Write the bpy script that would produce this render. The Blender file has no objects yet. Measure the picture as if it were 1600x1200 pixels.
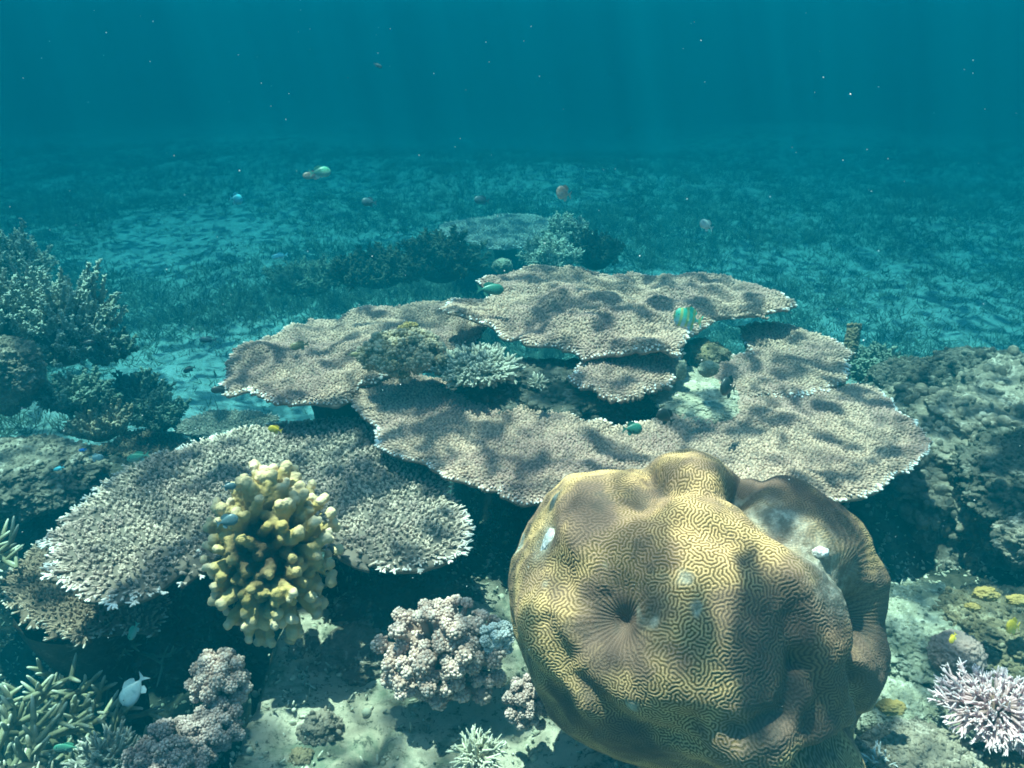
import bpy, math, random
import numpy as np
from mathutils import Vector, Matrix

# ------------------------------------------------------------------ camera, world, sun, exposure
S = bpy.context.scene
C = S.collection
F = 1256.0                      # focal length in photo pixels (1600 wide)
PITCH = math.radians(23.0)
cd = bpy.data.cameras.new('camera')
cam = bpy.data.objects.new('camera', cd); C.objects.link(cam)
cd.sensor_fit = 'HORIZONTAL'; cd.sensor_width = 36.0; cd.lens = 36.0 * F / 1600.0
cd.clip_start = 0.02; cd.clip_end = 400
cam.location = (0, 0, 0); cam.rotation_euler = (math.pi / 2 - PITCH, 0, 0)
S.camera = cam

SUN_EL, SUN_AZ = math.radians(77), math.radians(-62)      # azimuth from +Y towards +X
W = bpy.data.worlds.new('World'); S.world = W; W.use_nodes = True
nt = W.node_tree; bg = nt.nodes['Background']
sky = nt.nodes.new('ShaderNodeTexSky'); sky.sky_type = 'NISHITA'; sky.sun_disc = False
sky.sun_elevation = SUN_EL; sky.sun_rotation = SUN_AZ
nt.links.new(sky.outputs[0], bg.inputs[0]); bg.inputs[1].default_value = 0.10
sl = bpy.data.lights.new('sun', 'SUN'); sl.energy = 5.0; sl.angle = math.radians(0.5); sl.color = (1.0, 0.77, 0.63)
sun = bpy.data.objects.new('sun', sl); C.objects.link(sun)
sd = Vector((math.sin(SUN_AZ) * math.cos(SUN_EL), math.cos(SUN_AZ) * math.cos(SUN_EL), math.sin(SUN_EL)))
sun.rotation_euler = sd.to_track_quat('Z', 'Y').to_euler(); sun.location = (0, 0, 8)
S.view_settings.view_transform = 'Standard'; S.view_settings.look = 'None'
S.view_settings.exposure = 2.65; S.view_settings.gamma = 1.0
S.render.engine = 'CYCLES'
S.cycles.use_denoising = True
S.cycles.max_bounces = 5; S.cycles.diffuse_bounces = 3; S.cycles.glossy_bounces = 2
S.cycles.volume_bounces = 1; S.cycles.transparent_max_bounces = 8
S.cycles.sample_clamp_indirect = 4.0
S.cycles.filter_width = 1.7

HAZE_DENSITY = 0.42
HAZE_COLOR = (0.0002, 0.0583, 0.0798)      # scatter per channel
HAZE_ABSORB = (0.0023, 0.2687, 0.3240)        # what the water lets through

cp, sp = math.cos(PITCH), math.sin(PITCH)
def ray(px, py):
    x = (px - 800.0) / F; v = (600.0 - py) / F
    return np.array([x, cp + v * sp, -sp + v * cp])
def at(px, py, t): return ray(px, py) * t                      # t = distance along the view axis
def on(px, py, z): r = ray(px, py); return r * (z / r[2])      # where that ray meets height z
RIGHT = np.array([1.0, 0, 0]); UP = np.array([0, sp, cp]); FWD = np.array([0, cp, -sp])
rng = np.random.default_rng(7)

# ------------------------------------------------------------------ noise
def _h(ix, iy, iz, seed):
    n = (ix * 374761393 + iy * 668265263 + iz * 1274126177 + seed * 97531) & 0xFFFFFFFF
    n = ((n ^ (n >> 13)) * 1274126177) & 0xFFFFFFFF
    n = ((n ^ (n >> 16)) * 2246822519) & 0xFFFFFFFF
    return ((n ^ (n >> 15)) & 0xFFFF) / 32767.5 - 1.0
def vnoise(P, seed=0):
    P = np.asarray(P, float); i = np.floor(P).astype(np.int64); f = P - i; f = f * f * (3 - 2 * f)
    x, y, z = i[..., 0], i[..., 1], i[..., 2]; fx, fy, fz = f[..., 0], f[..., 1], f[..., 2]
    def L(a, b, t): return a + (b - a) * t
    c = [[[_h(x + a, y + b, z + d, seed) for d in (0, 1)] for b in (0, 1)] for a in (0, 1)]
    return L(L(L(c[0][0][0], c[1][0][0], fx), L(c[0][1][0], c[1][1][0], fx), fy),
             L(L(c[0][0][1], c[1][0][1], fx), L(c[0][1][1], c[1][1][1], fx), fy), fz)
def fbm(P, sc, octv=4, seed=0, gain=0.5):
    P = np.asarray(P, float); a = 1.0; s = 0; tot = 0
    for k in range(octv):
        s = s + a * vnoise(P * sc * 2.03 ** k + 13.7 * k, seed + k); tot += a; a *= gain
    return s / tot
def sm(a, b, x): t = np.clip((x - a) / (b - a), 0, 1); return t * t * (3 - 2 * t)
def nrm(v): return v / np.maximum(np.linalg.norm(v, axis=-1, keepdims=True), 1e-9)

# ------------------------------------------------------------------ mesh helpers
def mesh_np(name, V, faces, mat, attrs=None, smooth=True):
    """V (n,3); faces = list of (m,k) index arrays; attrs = {name: (n,)}"""
    me = bpy.data.meshes.new(name); V = np.asarray(V, np.float32)
    faces = [np.asarray(f, np.int32) for f in faces if len(f)]
    me.vertices.add(len(V)); me.vertices.foreach_set('co', V.ravel())
    loops = np.concatenate([f.ravel() for f in faces])
    sizes = np.concatenate([np.full(len(f), f.shape[1], np.int32) for f in faces])
    starts = np.concatenate([[0], np.cumsum(sizes)[:-1]]).astype(np.int32)
    me.loops.add(len(loops)); me.loops.foreach_set('vertex_index', loops.astype(np.int32))
    me.polygons.add(len(sizes)); me.polygons.foreach_set('loop_start', starts)
    me.polygons.foreach_set('use_smooth', np.full(len(sizes), smooth))
    me.update(calc_edges=True); me.validate()
    for k, a in (attrs or {}).items():
        at_ = me.attributes.new(k, 'FLOAT', 'POINT'); at_.data.foreach_set('value', np.asarray(a, np.float32))
    if mat: me.materials.append(mat)
    return me
class Acc:
    """collects pieces of one mesh"""
    def __init__(s): s.V = []; s.F3 = []; s.F4 = []; s.A = {'tip': [], 'rnd': []}; s.n = 0
    def add(s, V, F3=None, F4=None, tip=None, rnd=None):
        V = np.asarray(V).reshape(-1, 3); m = len(V)
        if F3 is not None and len(F3): s.F3.append(np.asarray(F3) + s.n)
        if F4 is not None and len(F4): s.F4.append(np.asarray(F4) + s.n)
        s.V.append(V); s.A['tip'].append(np.zeros(m) if tip is None else np.broadcast_to(tip, (m,)))
        s.A['rnd'].append(np.full(m, .5) if rnd is None else np.broadcast_to(rnd, (m,))); s.n += m
    def mesh(s, name, mat, origin=(0, 0, 0), smooth=True):
        V = np.concatenate(s.V) - np.asarray(origin)
        fs = []
        if s.F3: fs.append(np.concatenate(s.F3))
        if s.F4: fs.append(np.concatenate(s.F4))
        return mesh_np(name, V, fs, mat, {k: np.concatenate(v) for k, v in s.A.items()}, smooth)
PROF = [(0, 1.0), (0.45, 1.0), (0.82, 0.86), (0.96, 0.52)]
def cones(acc, P0, P1, r0, r1, sides=5, prof=PROF, tip0=0.0, tip1=1.0, rnd=None):
    """many round-ended tapering fingers from P0 to P1"""
    P0 = np.asarray(P0, float).reshape(-1, 3); P1 = np.asarray(P1, float).reshape(-1, 3); N = len(P0)
    if N == 0: return
    r0 = np.broadcast_to(r0, (N,)); r1 = np.broadcast_to(r1, (N,))
    ax = P1 - P0; L = np.linalg.norm(ax, axis=1, keepdims=True); d = ax / np.maximum(L, 1e-9)
    ref = np.where(np.abs(d[:, 2:3]) > 0.9, np.array([[1.0, 0, 0]]), np.array([[0, 0, 1.0]]))
    u = nrm(np.cross(d, ref)); w = np.cross(d, u)
    K = len(prof); rows = []; tp = []
    for (z, m) in prof:
        r = (r0 + (r1 - r0) * z) * m
        a = 2 * math.pi * (np.arange(sides) / sides)
        ring = (P0 + ax * z)[:, None, :] + r[:, None, None] * (np.cos(a)[None, :, None] * u[:, None, :] + np.sin(a)[None, :, None] * w[:, None, :])
        rows.append(ring); tp += [tip0 + (tip1 - tip0) * z] * sides
    top = (P1 + d * (r1 * 0.12)[:, None])[:, None, :]
    V = np.concatenate(rows + [top], axis=1); tp.append(tip1)
    per = V.shape[1]
    f4 = []; 
    for k in range(K - 1):
        for s_ in range(sides):
            s2 = (s_ + 1) % sides; f4.append((k * sides + s_, k * sides + s2, (k + 1) * sides + s2, (k + 1) * sides + s_))
    f3 = [((K - 1) * sides + s_, (K - 1) * sides + (s_ + 1) % sides, K * sides) for s_ in range(sides)]
    base = (np.arange(N) * per)[:, None, None]
    if rnd is None: rnd = rng.random(N)
    acc.add(V.reshape(-1, 3), (np.array(f3)[None] + base).reshape(-1, 3), (np.array(f4)[None] + base).reshape(-1, 4),
            np.tile(tp, N), np.repeat(np.broadcast_to(rnd, (N,)), per))
def ico(sub):
    t = (1 + 5 ** .5) / 2
    V = [(-1, t, 0), (1, t, 0), (-1, -t, 0), (1, -t, 0), (0, -1, t), (0, 1, t), (0, -1, -t), (0, 1, -t), (t, 0, -1), (t, 0, 1), (-t, 0, -1), (-t, 0, 1)]
    Fc = [(0, 11, 5), (0, 5, 1), (0, 1, 7), (0, 7, 10), (0, 10, 11), (1, 5, 9), (5, 11, 4), (11, 10, 2), (10, 7, 6), (7, 1, 8), (3, 9, 4), (3, 4, 2), (3, 2, 6), (3, 6, 8), (3, 8, 9), (4, 9, 5), (2, 4, 11), (6, 2, 10), (8, 6, 7), (9, 8, 1)]
    V = nrm(np.array(V, float)); Fc = np.array(Fc)
    for _ in range(sub):
        E = np.sort(np.concatenate([Fc[:, [0, 1]], Fc[:, [1, 2]], Fc[:, [2, 0]]]), axis=1)
        U, inv = np.unique(E, axis=0, return_inverse=True); inv = inv.ravel()
        n = len(V); V = np.concatenate([V, nrm(V[U[:, 0]] + V[U[:, 1]])]); m = len(Fc)
        a, b, c = inv[:m] + n, inv[m:2 * m] + n, inv[2 * m:] + n
        Fc = np.concatenate([np.stack([Fc[:, 0], a, c], 1), np.stack([Fc[:, 1], b, a], 1), np.stack([Fc[:, 2], c, b], 1), np.stack([a, b, c], 1)])
    return V, Fc
ICO = {k: ico(k) for k in (0, 1, 2)}
def balls(acc, P, r, sub=1, tip=1.0, rnd=None, squash=None):
    P = np.asarray(P, float).reshape(-1, 3); N = len(P); V0, F0 = ICO[sub]
    r = np.broadcast_to(r, (N,)); 
    sc = np.ones((N, 3)) if squash is None else squash
    V = P[:, None] + V0[None] * (r[:, None, None] * sc[:, None, :])
    base = (np.arange(N) * len(V0))[:, None, None]
    if rnd is None: rnd = rng.random(N)
    acc.add(V.reshape(-1, 3), (F0[None] + base).reshape(-1, 3), None, np.repeat(np.broadcast_to(tip, (N,)), len(V0)), np.repeat(np.broadcast_to(rnd, (N,)), len(V0)))
def sphere_dirs(n, up=None, cosmin=-1.0, jitter=0.0):
    i = np.arange(n) + .5; z = 1 - (1 - cosmin) * i / n; ph = i * 2.399963
    s = np.sqrt(np.maximum(0, 1 - z * z)); d = np.stack([s * np.cos(ph), s * np.sin(ph), z], 1)
    if jitter: d = nrm(d + rng.normal(0, jitter, d.shape))
    if up is not None:
        up = nrm(np.asarray(up, float)); a = nrm(np.cross(up, [0.3, 1, 0.1])); b = np.cross(up, a)
        d = d[:, :1] * a + d[:, 1:2] * b + d[:, 2:3] * up
    return d

# ------------------------------------------------------------------ things and parts
def tag(o, label=None, cat=None, group=None, kind=None):
    if label: o['label'] = label
    if cat: o['category'] = cat
    if group: o['group'] = group
    if kind: o['kind'] = kind
    return o
def empty(name, loc, label, cat, group=None):
    o = bpy.data.objects.new(name, None); o.empty_display_size = .05; C.objects.link(o); o.location = tuple(loc)
    return tag(o, label, cat, group)
def link(name, me, loc=(0, 0, 0), parent=None):
    o = bpy.data.objects.new(name, me); C.objects.link(o)
    if parent: o.parent = parent
    o.location = tuple(loc); me.name = name
    return o

# ------------------------------------------------------------------ materials
def newmat(name):
    m = bpy.data.materials.new(name); m.use_nodes = True; n = m.node_tree
    return m, n, n.nodes['Principled BSDF']
def N(n, t, **kw):
    x = n.nodes.new(t)
    for k, v in kw.items(): setattr(x, k, v)
    return x
def mix(n, fac, a, b, mode='MIX'):
    m = N(n, 'ShaderNodeMix', data_type='RGBA', blend_type=mode)
    for sock, v in ((m.inputs[0], fac), (m.inputs[6], a), (m.inputs[7], b)):
        if isinstance(v, (int, float)): sock.default_value = v
        elif isinstance(v, (tuple, list)): sock.default_value = (*v, 1) if len(v) == 3 else v
        else: n.links.new(v, sock)
    return m.outputs[2]
def ramp(n, src, stops):
    r = N(n, 'ShaderNodeMapRange', interpolation_type='SMOOTHSTEP'); r.inputs[1].default_value, r.inputs[2].default_value = stops
    n.links.new(src, r.inputs[0]); return r.outputs[0]
def noise(n, scale, detail=4, rough=.6, coord='Object', dist=0.0):
    tc = N(n, 'ShaderNodeTexCoord'); t = N(n, 'ShaderNodeTexNoise'); t.inputs['Scale'].default_value = scale
    t.inputs['Detail'].default_value = detail; t.inputs['Roughness'].default_value = rough; t.inputs['Distortion'].default_value = dist
    n.links.new(tc.outputs[coord], t.inputs[0]); return t.outputs[0]
def attr(n, name):
    a = N(n, 'ShaderNodeAttribute'); a.attribute_name = name; return a.outputs['Fac']
def bump(n, b, h, dist, strength=1.0):
    x = N(n, 'ShaderNodeBump'); x.inputs['Distance'].default_value = dist; x.inputs['Strength'].default_value = strength
    n.links.new(h, x.inputs['Height']); n.links.new(x.outputs[0], b.inputs['Normal'])
def coral_mat(name, low, base, base2, tipc, tiprange=(.55, 1.0), blotch=9, rough=.8, bumpd=.0012, bumps=350, varrnd=.35):
    """low = colour at the foot of the branches, base/base2 mottled, tipc = growing tips"""
    m, n, b = newmat(name)
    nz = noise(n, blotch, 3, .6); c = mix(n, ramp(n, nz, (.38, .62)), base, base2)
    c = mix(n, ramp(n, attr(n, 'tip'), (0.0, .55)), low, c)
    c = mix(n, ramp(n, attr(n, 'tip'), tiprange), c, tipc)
    r = N(n, 'ShaderNodeMapRange'); r.inputs[3].default_value = 1 - varrnd; r.inputs[4].default_value = 1 + varrnd * .6
    n.links.new(attr(n, 'rnd'), r.inputs[0])
    v = N(n, 'ShaderNodeVectorMath', operation='SCALE'); n.links.new(c, v.inputs[0]); n.links.new(r.outputs[0], v.inputs['Scale'])
    n.links.new(v.outputs[0], b.inputs['Base Color']); b.inputs['Roughness'].default_value = rough
    b.inputs['Specular IOR Level'].default_value = .25
    if bumpd: bump(n, b, noise(n, bumps, 2, .6), bumpd)
    return m
def rock_mat(name, a, b_, c_, sc=6, bumpd=.012, fine=90):
    m, n, b = newmat(name)
    c = mix(n, ramp(n, noise(n, sc, 5, .65), (.40, .60)), a, b_)
    c = mix(n, ramp(n, noise(n, sc * 3.1, 4, .7, dist=1.0), (.52, .66)), c, c_)
    c = mix(n, ramp(n, noise(n, fine, 3, .7), (.3, .75)), mix(n, .35, c, (.02, .025, .02)), c)
    n.links.new(c, b.inputs['Base Color']); b.inputs['Roughness'].default_value = .9; b.inputs['Specular IOR Level'].default_value = .15
    bump(n, b, noise(n, fine * .6, 6, .7), bumpd)
    return m
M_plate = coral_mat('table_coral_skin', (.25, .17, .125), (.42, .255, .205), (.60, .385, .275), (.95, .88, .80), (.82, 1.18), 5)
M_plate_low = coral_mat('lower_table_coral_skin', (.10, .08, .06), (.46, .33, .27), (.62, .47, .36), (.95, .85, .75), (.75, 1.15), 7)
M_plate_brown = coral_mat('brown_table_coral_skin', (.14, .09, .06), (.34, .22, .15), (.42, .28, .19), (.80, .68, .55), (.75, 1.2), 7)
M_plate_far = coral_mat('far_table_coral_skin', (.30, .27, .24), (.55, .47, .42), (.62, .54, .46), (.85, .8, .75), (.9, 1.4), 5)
M_finger = coral_mat('finger_coral_skin', (.06, .035, .015), (.45, .31, .105), (.51, .36, .155), (.86, .66, .44), (.76, 1.06), 14, bumpd=.0016, bumps=420)
M_pink = coral_mat('cauliflower_pink', (.15, .085, .06), (.52, .33, .26), (.58, .40, .33), (.78, .58, .48), (.6, 1.1), 12)
M_mauve = coral_mat('cauliflower_mauve', (.11, .07, .055), (.34, .22, .185), (.40, .28, .24), (.58, .43, .37), (.6, 1.1), 12)
M_grey = coral_mat('cauliflower_grey', (.07, .07, .05), (.24, .24, .18), (.31, .30, .23), (.54, .52, .42), (.6, 1.1), 12)
M_white = coral_mat('bleached_lobes', (.3, .3, .28), (.55, .56, .52), (.62, .62, .58), (.8, .8, .76), (.6, 1.1), 12)
M_brownsoft = coral_mat('soft_brown', (.10, .07, .03), (.33, .25, .13), (.40, .31, .20), (.52, .42, .30), (.6, 1.1), 12)
M_yellow = coral_mat('yellow_sponge_skin', (.2, .13, .03), (.36, .24, .07), (.30, .22, .08), (.45, .34, .14), (.6, 1.1), 12)
M_stag = coral_mat('staghorn_skin', (.06, .06, .03), (.24, .23, .13), (.32, .30, .18), (.70, .68, .52), (.75, 1.05), 9)
M_lilac = coral_mat('lilac_branch_skin', (.20, .11, .08), (.62, .37, .37), (.68, .43, .45), (.95, .72, .72), (.55, 1.0), 9)
M_bush = coral_mat('bushy_coral_skin', (.06, .06, .04), (.27, .28, .20), (.38, .39, .30), (.76, .78, .64), (.7, 1.1), 6)
M_dark = coral_mat('dark_thicket_skin', (.05, .07, .05), (.13, .18, .13), (.20, .26, .19), (.45, .52, .42), (.8, 1.3), 3)
M_weed = coral_mat('weed_skin', (.015, .02, .012), (.05, .06, .035), (.09, .10, .06), (.25, .27, .2), (.8, 1.3), 3)
M_tan = coral_mat('tan_nub_skin', (.12, .10, .06), (.42, .40, .28), (.50, .46, .34), (.75, .72, .58), (.7, 1.1), 9)
M_rock = rock_mat('reef_rock_dusty', (.42, .34, .25), (.21, .17, .125), (.62, .52, .41))
M_rock_dark = rock_mat('reef_rock_dark', (.15, .13, .10), (.08, .075, .055), (.32, .29, .23))
M_rock_pale = rock_mat('reef_rock_pale', (.46, .44, .32), (.28, .27, .18), (.60, .58, .45), 9, .008)
M_cream = rock_mat('reef_rock_cream', (.54, .48, .33), (.34, .30, .21), (.66, .60, .46), 9, .006)
M_rock_brown = rock_mat('reef_rock_brown', (.26, .20, .11), (.14, .11, .07), (.42, .36, .24), 12, .008)
M_stalk = rock_mat('coral_stalk', (.12, .11, .09), (.07, .065, .05), (.22, .2, .17), 12, .008)

# ------------------------------------------------------------------ the ground
def ground_z(x, y):
    P = np.stack([x, y, np.zeros_like(x)], -1)
    wob = .10 * fbm(P, 2.2, 3, 5)
    far = -1.92 + .10 * fbm(P, .8, 4, 3) + sm(6, 12, y) * .38 * fbm(P, .16, 3, 61)
    near = sm(-.62, -.50, x + wob * .6) * (1 - sm(1.75, 2.7, y + wob + .0 * x)) * sm(-2.0, 0, y + 1.0)
    low = sm(-1.15, -.95, x + wob) * (1 - sm(1.08, 1.28, y + wob))
    right = sm(-.45, -.05, x + wob) * sm(1.7, 2.0, y) * (1 - sm(2.9, 3.7, y + wob)) * .0 + sm(-.35, .0, x + wob - .25 * (1 - sm(1.6, 2.2, y))) * (1 - sm(2.9, 3.6, y + wob)) * (1 - sm(2.2, 3.2, x))
    left = (1 - sm(-2.2, -1.3, x + wob)) * (1 - sm(3.6, 4.4, y)) 
    m = np.maximum.reduce([near, low, right])
    top = -1.235 + .05 * fbm(P, 3.0, 4, 8) + .025 * sm(1.1, 1.5, y) * (1 - sm(1.55, 1.8, y)) - .03 * sm(1.5, 1.9, y) + .09 * sm(-.35, .0, x + wob) * sm(1.75, 2.05, y) * (1 - sm(1.0, 1.3, x))
    z = far + (top - far) * m
    z = np.where(left > 0, np.maximum(z, far + .30 * left), z)
    rough = .030 * fbm(P, 9, 4, 11, .6) + .014 * fbm(P, 34, 4, 17, .65)
    pits = -.018 * sm(.45, .75, fbm(P, 34, 2, 23)) * (m > .4)
    return z + rough * np.where(y < 5, 1.0, .8) + pits
def warp(lo, hi, n, k, c=0.0):
    a, b = math.asinh((lo - c) / k), math.asinh((hi - c) / k)
    return np.sinh(np.linspace(a, b, n)) * k + c
gx = warp(-60, 60, 620, 1.6); gy = warp(-25, 75, 640, 1.1, 1.5)
GX, GY = np.meshgrid(gx, gy); GZ = ground_z(GX, GY)
nx, ny = len(gx), len(gy); ii = (np.arange(ny - 1)[:, None] * nx + np.arange(nx - 1)[None]).ravel()
m, n, b = newmat('seabed_sand')
tc = N(n, 'ShaderNodeTexCoord')
pale = mix(n, ramp(n, noise(n, 4, 4, .6), (.35, .65)), (.64, .54, .38), (.80, .70, .52))
green = mix(n, ramp(n, noise(n, 7, 5, .7), (.45, .62)), pale, (.30, .33, .22))
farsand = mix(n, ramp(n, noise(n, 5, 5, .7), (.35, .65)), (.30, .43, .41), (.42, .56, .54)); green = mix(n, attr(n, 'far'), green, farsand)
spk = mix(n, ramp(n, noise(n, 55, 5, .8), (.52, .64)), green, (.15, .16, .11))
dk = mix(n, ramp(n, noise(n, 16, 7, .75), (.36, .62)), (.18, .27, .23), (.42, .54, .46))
dk = mix(n, attr(n, 'far'), mix(n, ramp(n, noise(n, 25, 5, .7), (.35, .65)), (.03, .034, .024), (.11, .10, .07)), dk)  # near end is a dark tone that paints shade into the hollows
c = mix(n, attr(n, 'algae_shade'), spk, dk)
n.links.new(c, b.inputs['Base Color']); b.inputs['Roughness'].default_value = .95; b.inputs['Specular IOR Level'].default_value = .1
bump(n, b, noise(n, 60, 7, .78), .018)
def algae_shade_mask(x, y):  # far weed, plus shade painted into near hollows and under the plates
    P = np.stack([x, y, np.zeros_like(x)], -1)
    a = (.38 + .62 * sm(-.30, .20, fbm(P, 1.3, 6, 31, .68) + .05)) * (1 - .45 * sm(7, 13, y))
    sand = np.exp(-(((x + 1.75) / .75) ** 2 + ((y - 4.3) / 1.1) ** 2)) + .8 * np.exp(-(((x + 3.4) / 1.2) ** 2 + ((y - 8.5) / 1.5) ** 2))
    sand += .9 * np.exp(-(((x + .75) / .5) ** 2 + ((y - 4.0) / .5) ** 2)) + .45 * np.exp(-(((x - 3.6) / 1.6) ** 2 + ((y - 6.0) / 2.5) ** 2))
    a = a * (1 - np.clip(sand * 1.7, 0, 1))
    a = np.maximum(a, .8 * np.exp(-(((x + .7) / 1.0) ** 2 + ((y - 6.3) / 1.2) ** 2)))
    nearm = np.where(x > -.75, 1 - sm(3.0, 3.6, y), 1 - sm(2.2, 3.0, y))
    deep = (1 - sm(-1.0, -.45, x)) * (1 - sm(2.6, 3.4, y)) * .9  # shade of the left drop and right hollow, painted dark
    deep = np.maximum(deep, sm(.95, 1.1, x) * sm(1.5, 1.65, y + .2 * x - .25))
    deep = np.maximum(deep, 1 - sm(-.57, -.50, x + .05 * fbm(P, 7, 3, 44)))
    back = sm(1.46, 1.66, y + .12 * fbm(P, 5, 3, 40)) * (1 - sm(.95, 1.2, x)) * 1.0  # painted shade on the floor beneath the table corals
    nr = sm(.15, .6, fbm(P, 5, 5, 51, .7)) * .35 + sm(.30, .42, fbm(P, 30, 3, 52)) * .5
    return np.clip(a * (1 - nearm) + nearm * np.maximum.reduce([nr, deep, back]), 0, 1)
me = mesh_np('seabed', np.stack([GX, GY, GZ], -1).reshape(-1, 3), [np.stack([ii, ii + 1, ii + nx + 1, ii + nx], 1)], m, {'algae_shade': algae_shade_mask(GX, GY).ravel(), 'far': sm(2.4, 3.2, GY).ravel()})
tag(link('seabed', me), 'sandy reef floor of pale rubble, far dark weed and near shade painted dark', None, None, 'structure')
def gz(x, y): return float(ground_z(np.array([float(x)]), np.array([float(y)]))[0])

# unseen water sheet, added so its drawn pattern masks sunlight into soft dapples
m, n, b = newmat('dapple_mask_sheet'); n.nodes.remove(b)
out = n.nodes['Material Output']; tr = N(n, 'ShaderNodeBsdfTransparent'); tc = N(n, 'ShaderNodeTexCoord')
mp = N(n, 'ShaderNodeMapping'); mp.inputs['Scale'].default_value = (1.0, .8, 1); n.links.new(tc.outputs['Object'], mp.inputs[0])
t1 = N(n, 'ShaderNodeTexVoronoi', feature='SMOOTH_F1'); t1.inputs['Scale'].default_value = 8.5; t1.inputs['Smoothness'].default_value = .5; t1.inputs['Randomness'].default_value = .9
v1 = N(n, 'ShaderNodeTexVoronoi', feature='SMOOTH_F1'); v1.inputs['Scale'].default_value = 17; v1.inputs['Smoothness'].default_value = .35
wn = N(n, 'ShaderNodeTexNoise'); wn.inputs['Scale'].default_value = 4.0; wn.inputs['Detail'].default_value = 2.5
wm = N(n, 'ShaderNodeMix', data_type='RGBA'); wm.inputs[0].default_value = .48
n.links.new(wm.outputs[2], t1.inputs[0]); n.links.new(mp.outputs[0], wn.inputs[0]); n.links.new(mp.outputs[0], wm.inputs[6]); n.links.new(wn.outputs['Color'], wm.inputs[7])
n.links.new(wm.outputs[2], v1.inputs[0])
a1 = ramp(n, t1.outputs[0], (.22, .66)); a2 = ramp(n, v1.outputs[0], (.22, .66))
ma = N(n, 'ShaderNodeMath', operation='MULTIPLY_ADD'); n.links.new(a2, ma.inputs[0]); ma.inputs[1].default_value = .75; n.links.new(a1, ma.inputs[2])
mr = N(n, 'ShaderNodeMapRange', interpolation_type='SMOOTHSTEP'); mr.inputs[1].default_value = .45; mr.inputs[2].default_value = 1.66; mr.inputs[3].default_value = .06; mr.inputs[4].default_value = 1.0
n.links.new(ma.outputs[0], mr.inputs[0]); cb = N(n, 'ShaderNodeCombineColor')
for k in range(3): n.links.new(mr.outputs[0], cb.inputs[k])
n.links.new(cb.outputs[0], tr.inputs[0]); n.links.new(tr.outputs[0], out.inputs[0])
xs = np.linspace(-80, 80, 81); X, Y = np.meshgrid(xs, xs); Z = 1.15 + .03 * np.sin(X * 1.3 + Y * .7)
q = (np.arange(80)[:, None] * 81 + np.arange(80)[None]).ravel()
tag(link('water_dapple_mask', mesh_np('water_dapple_mask', np.stack([X, Y, Z], -1).reshape(-1, 3), [np.stack([q, q + 1, q + 82, q + 81], 1)], m)), 'unseen sea surface above the reef, patterned to mask sunlight into dapples', None, None, 'structure')

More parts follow.
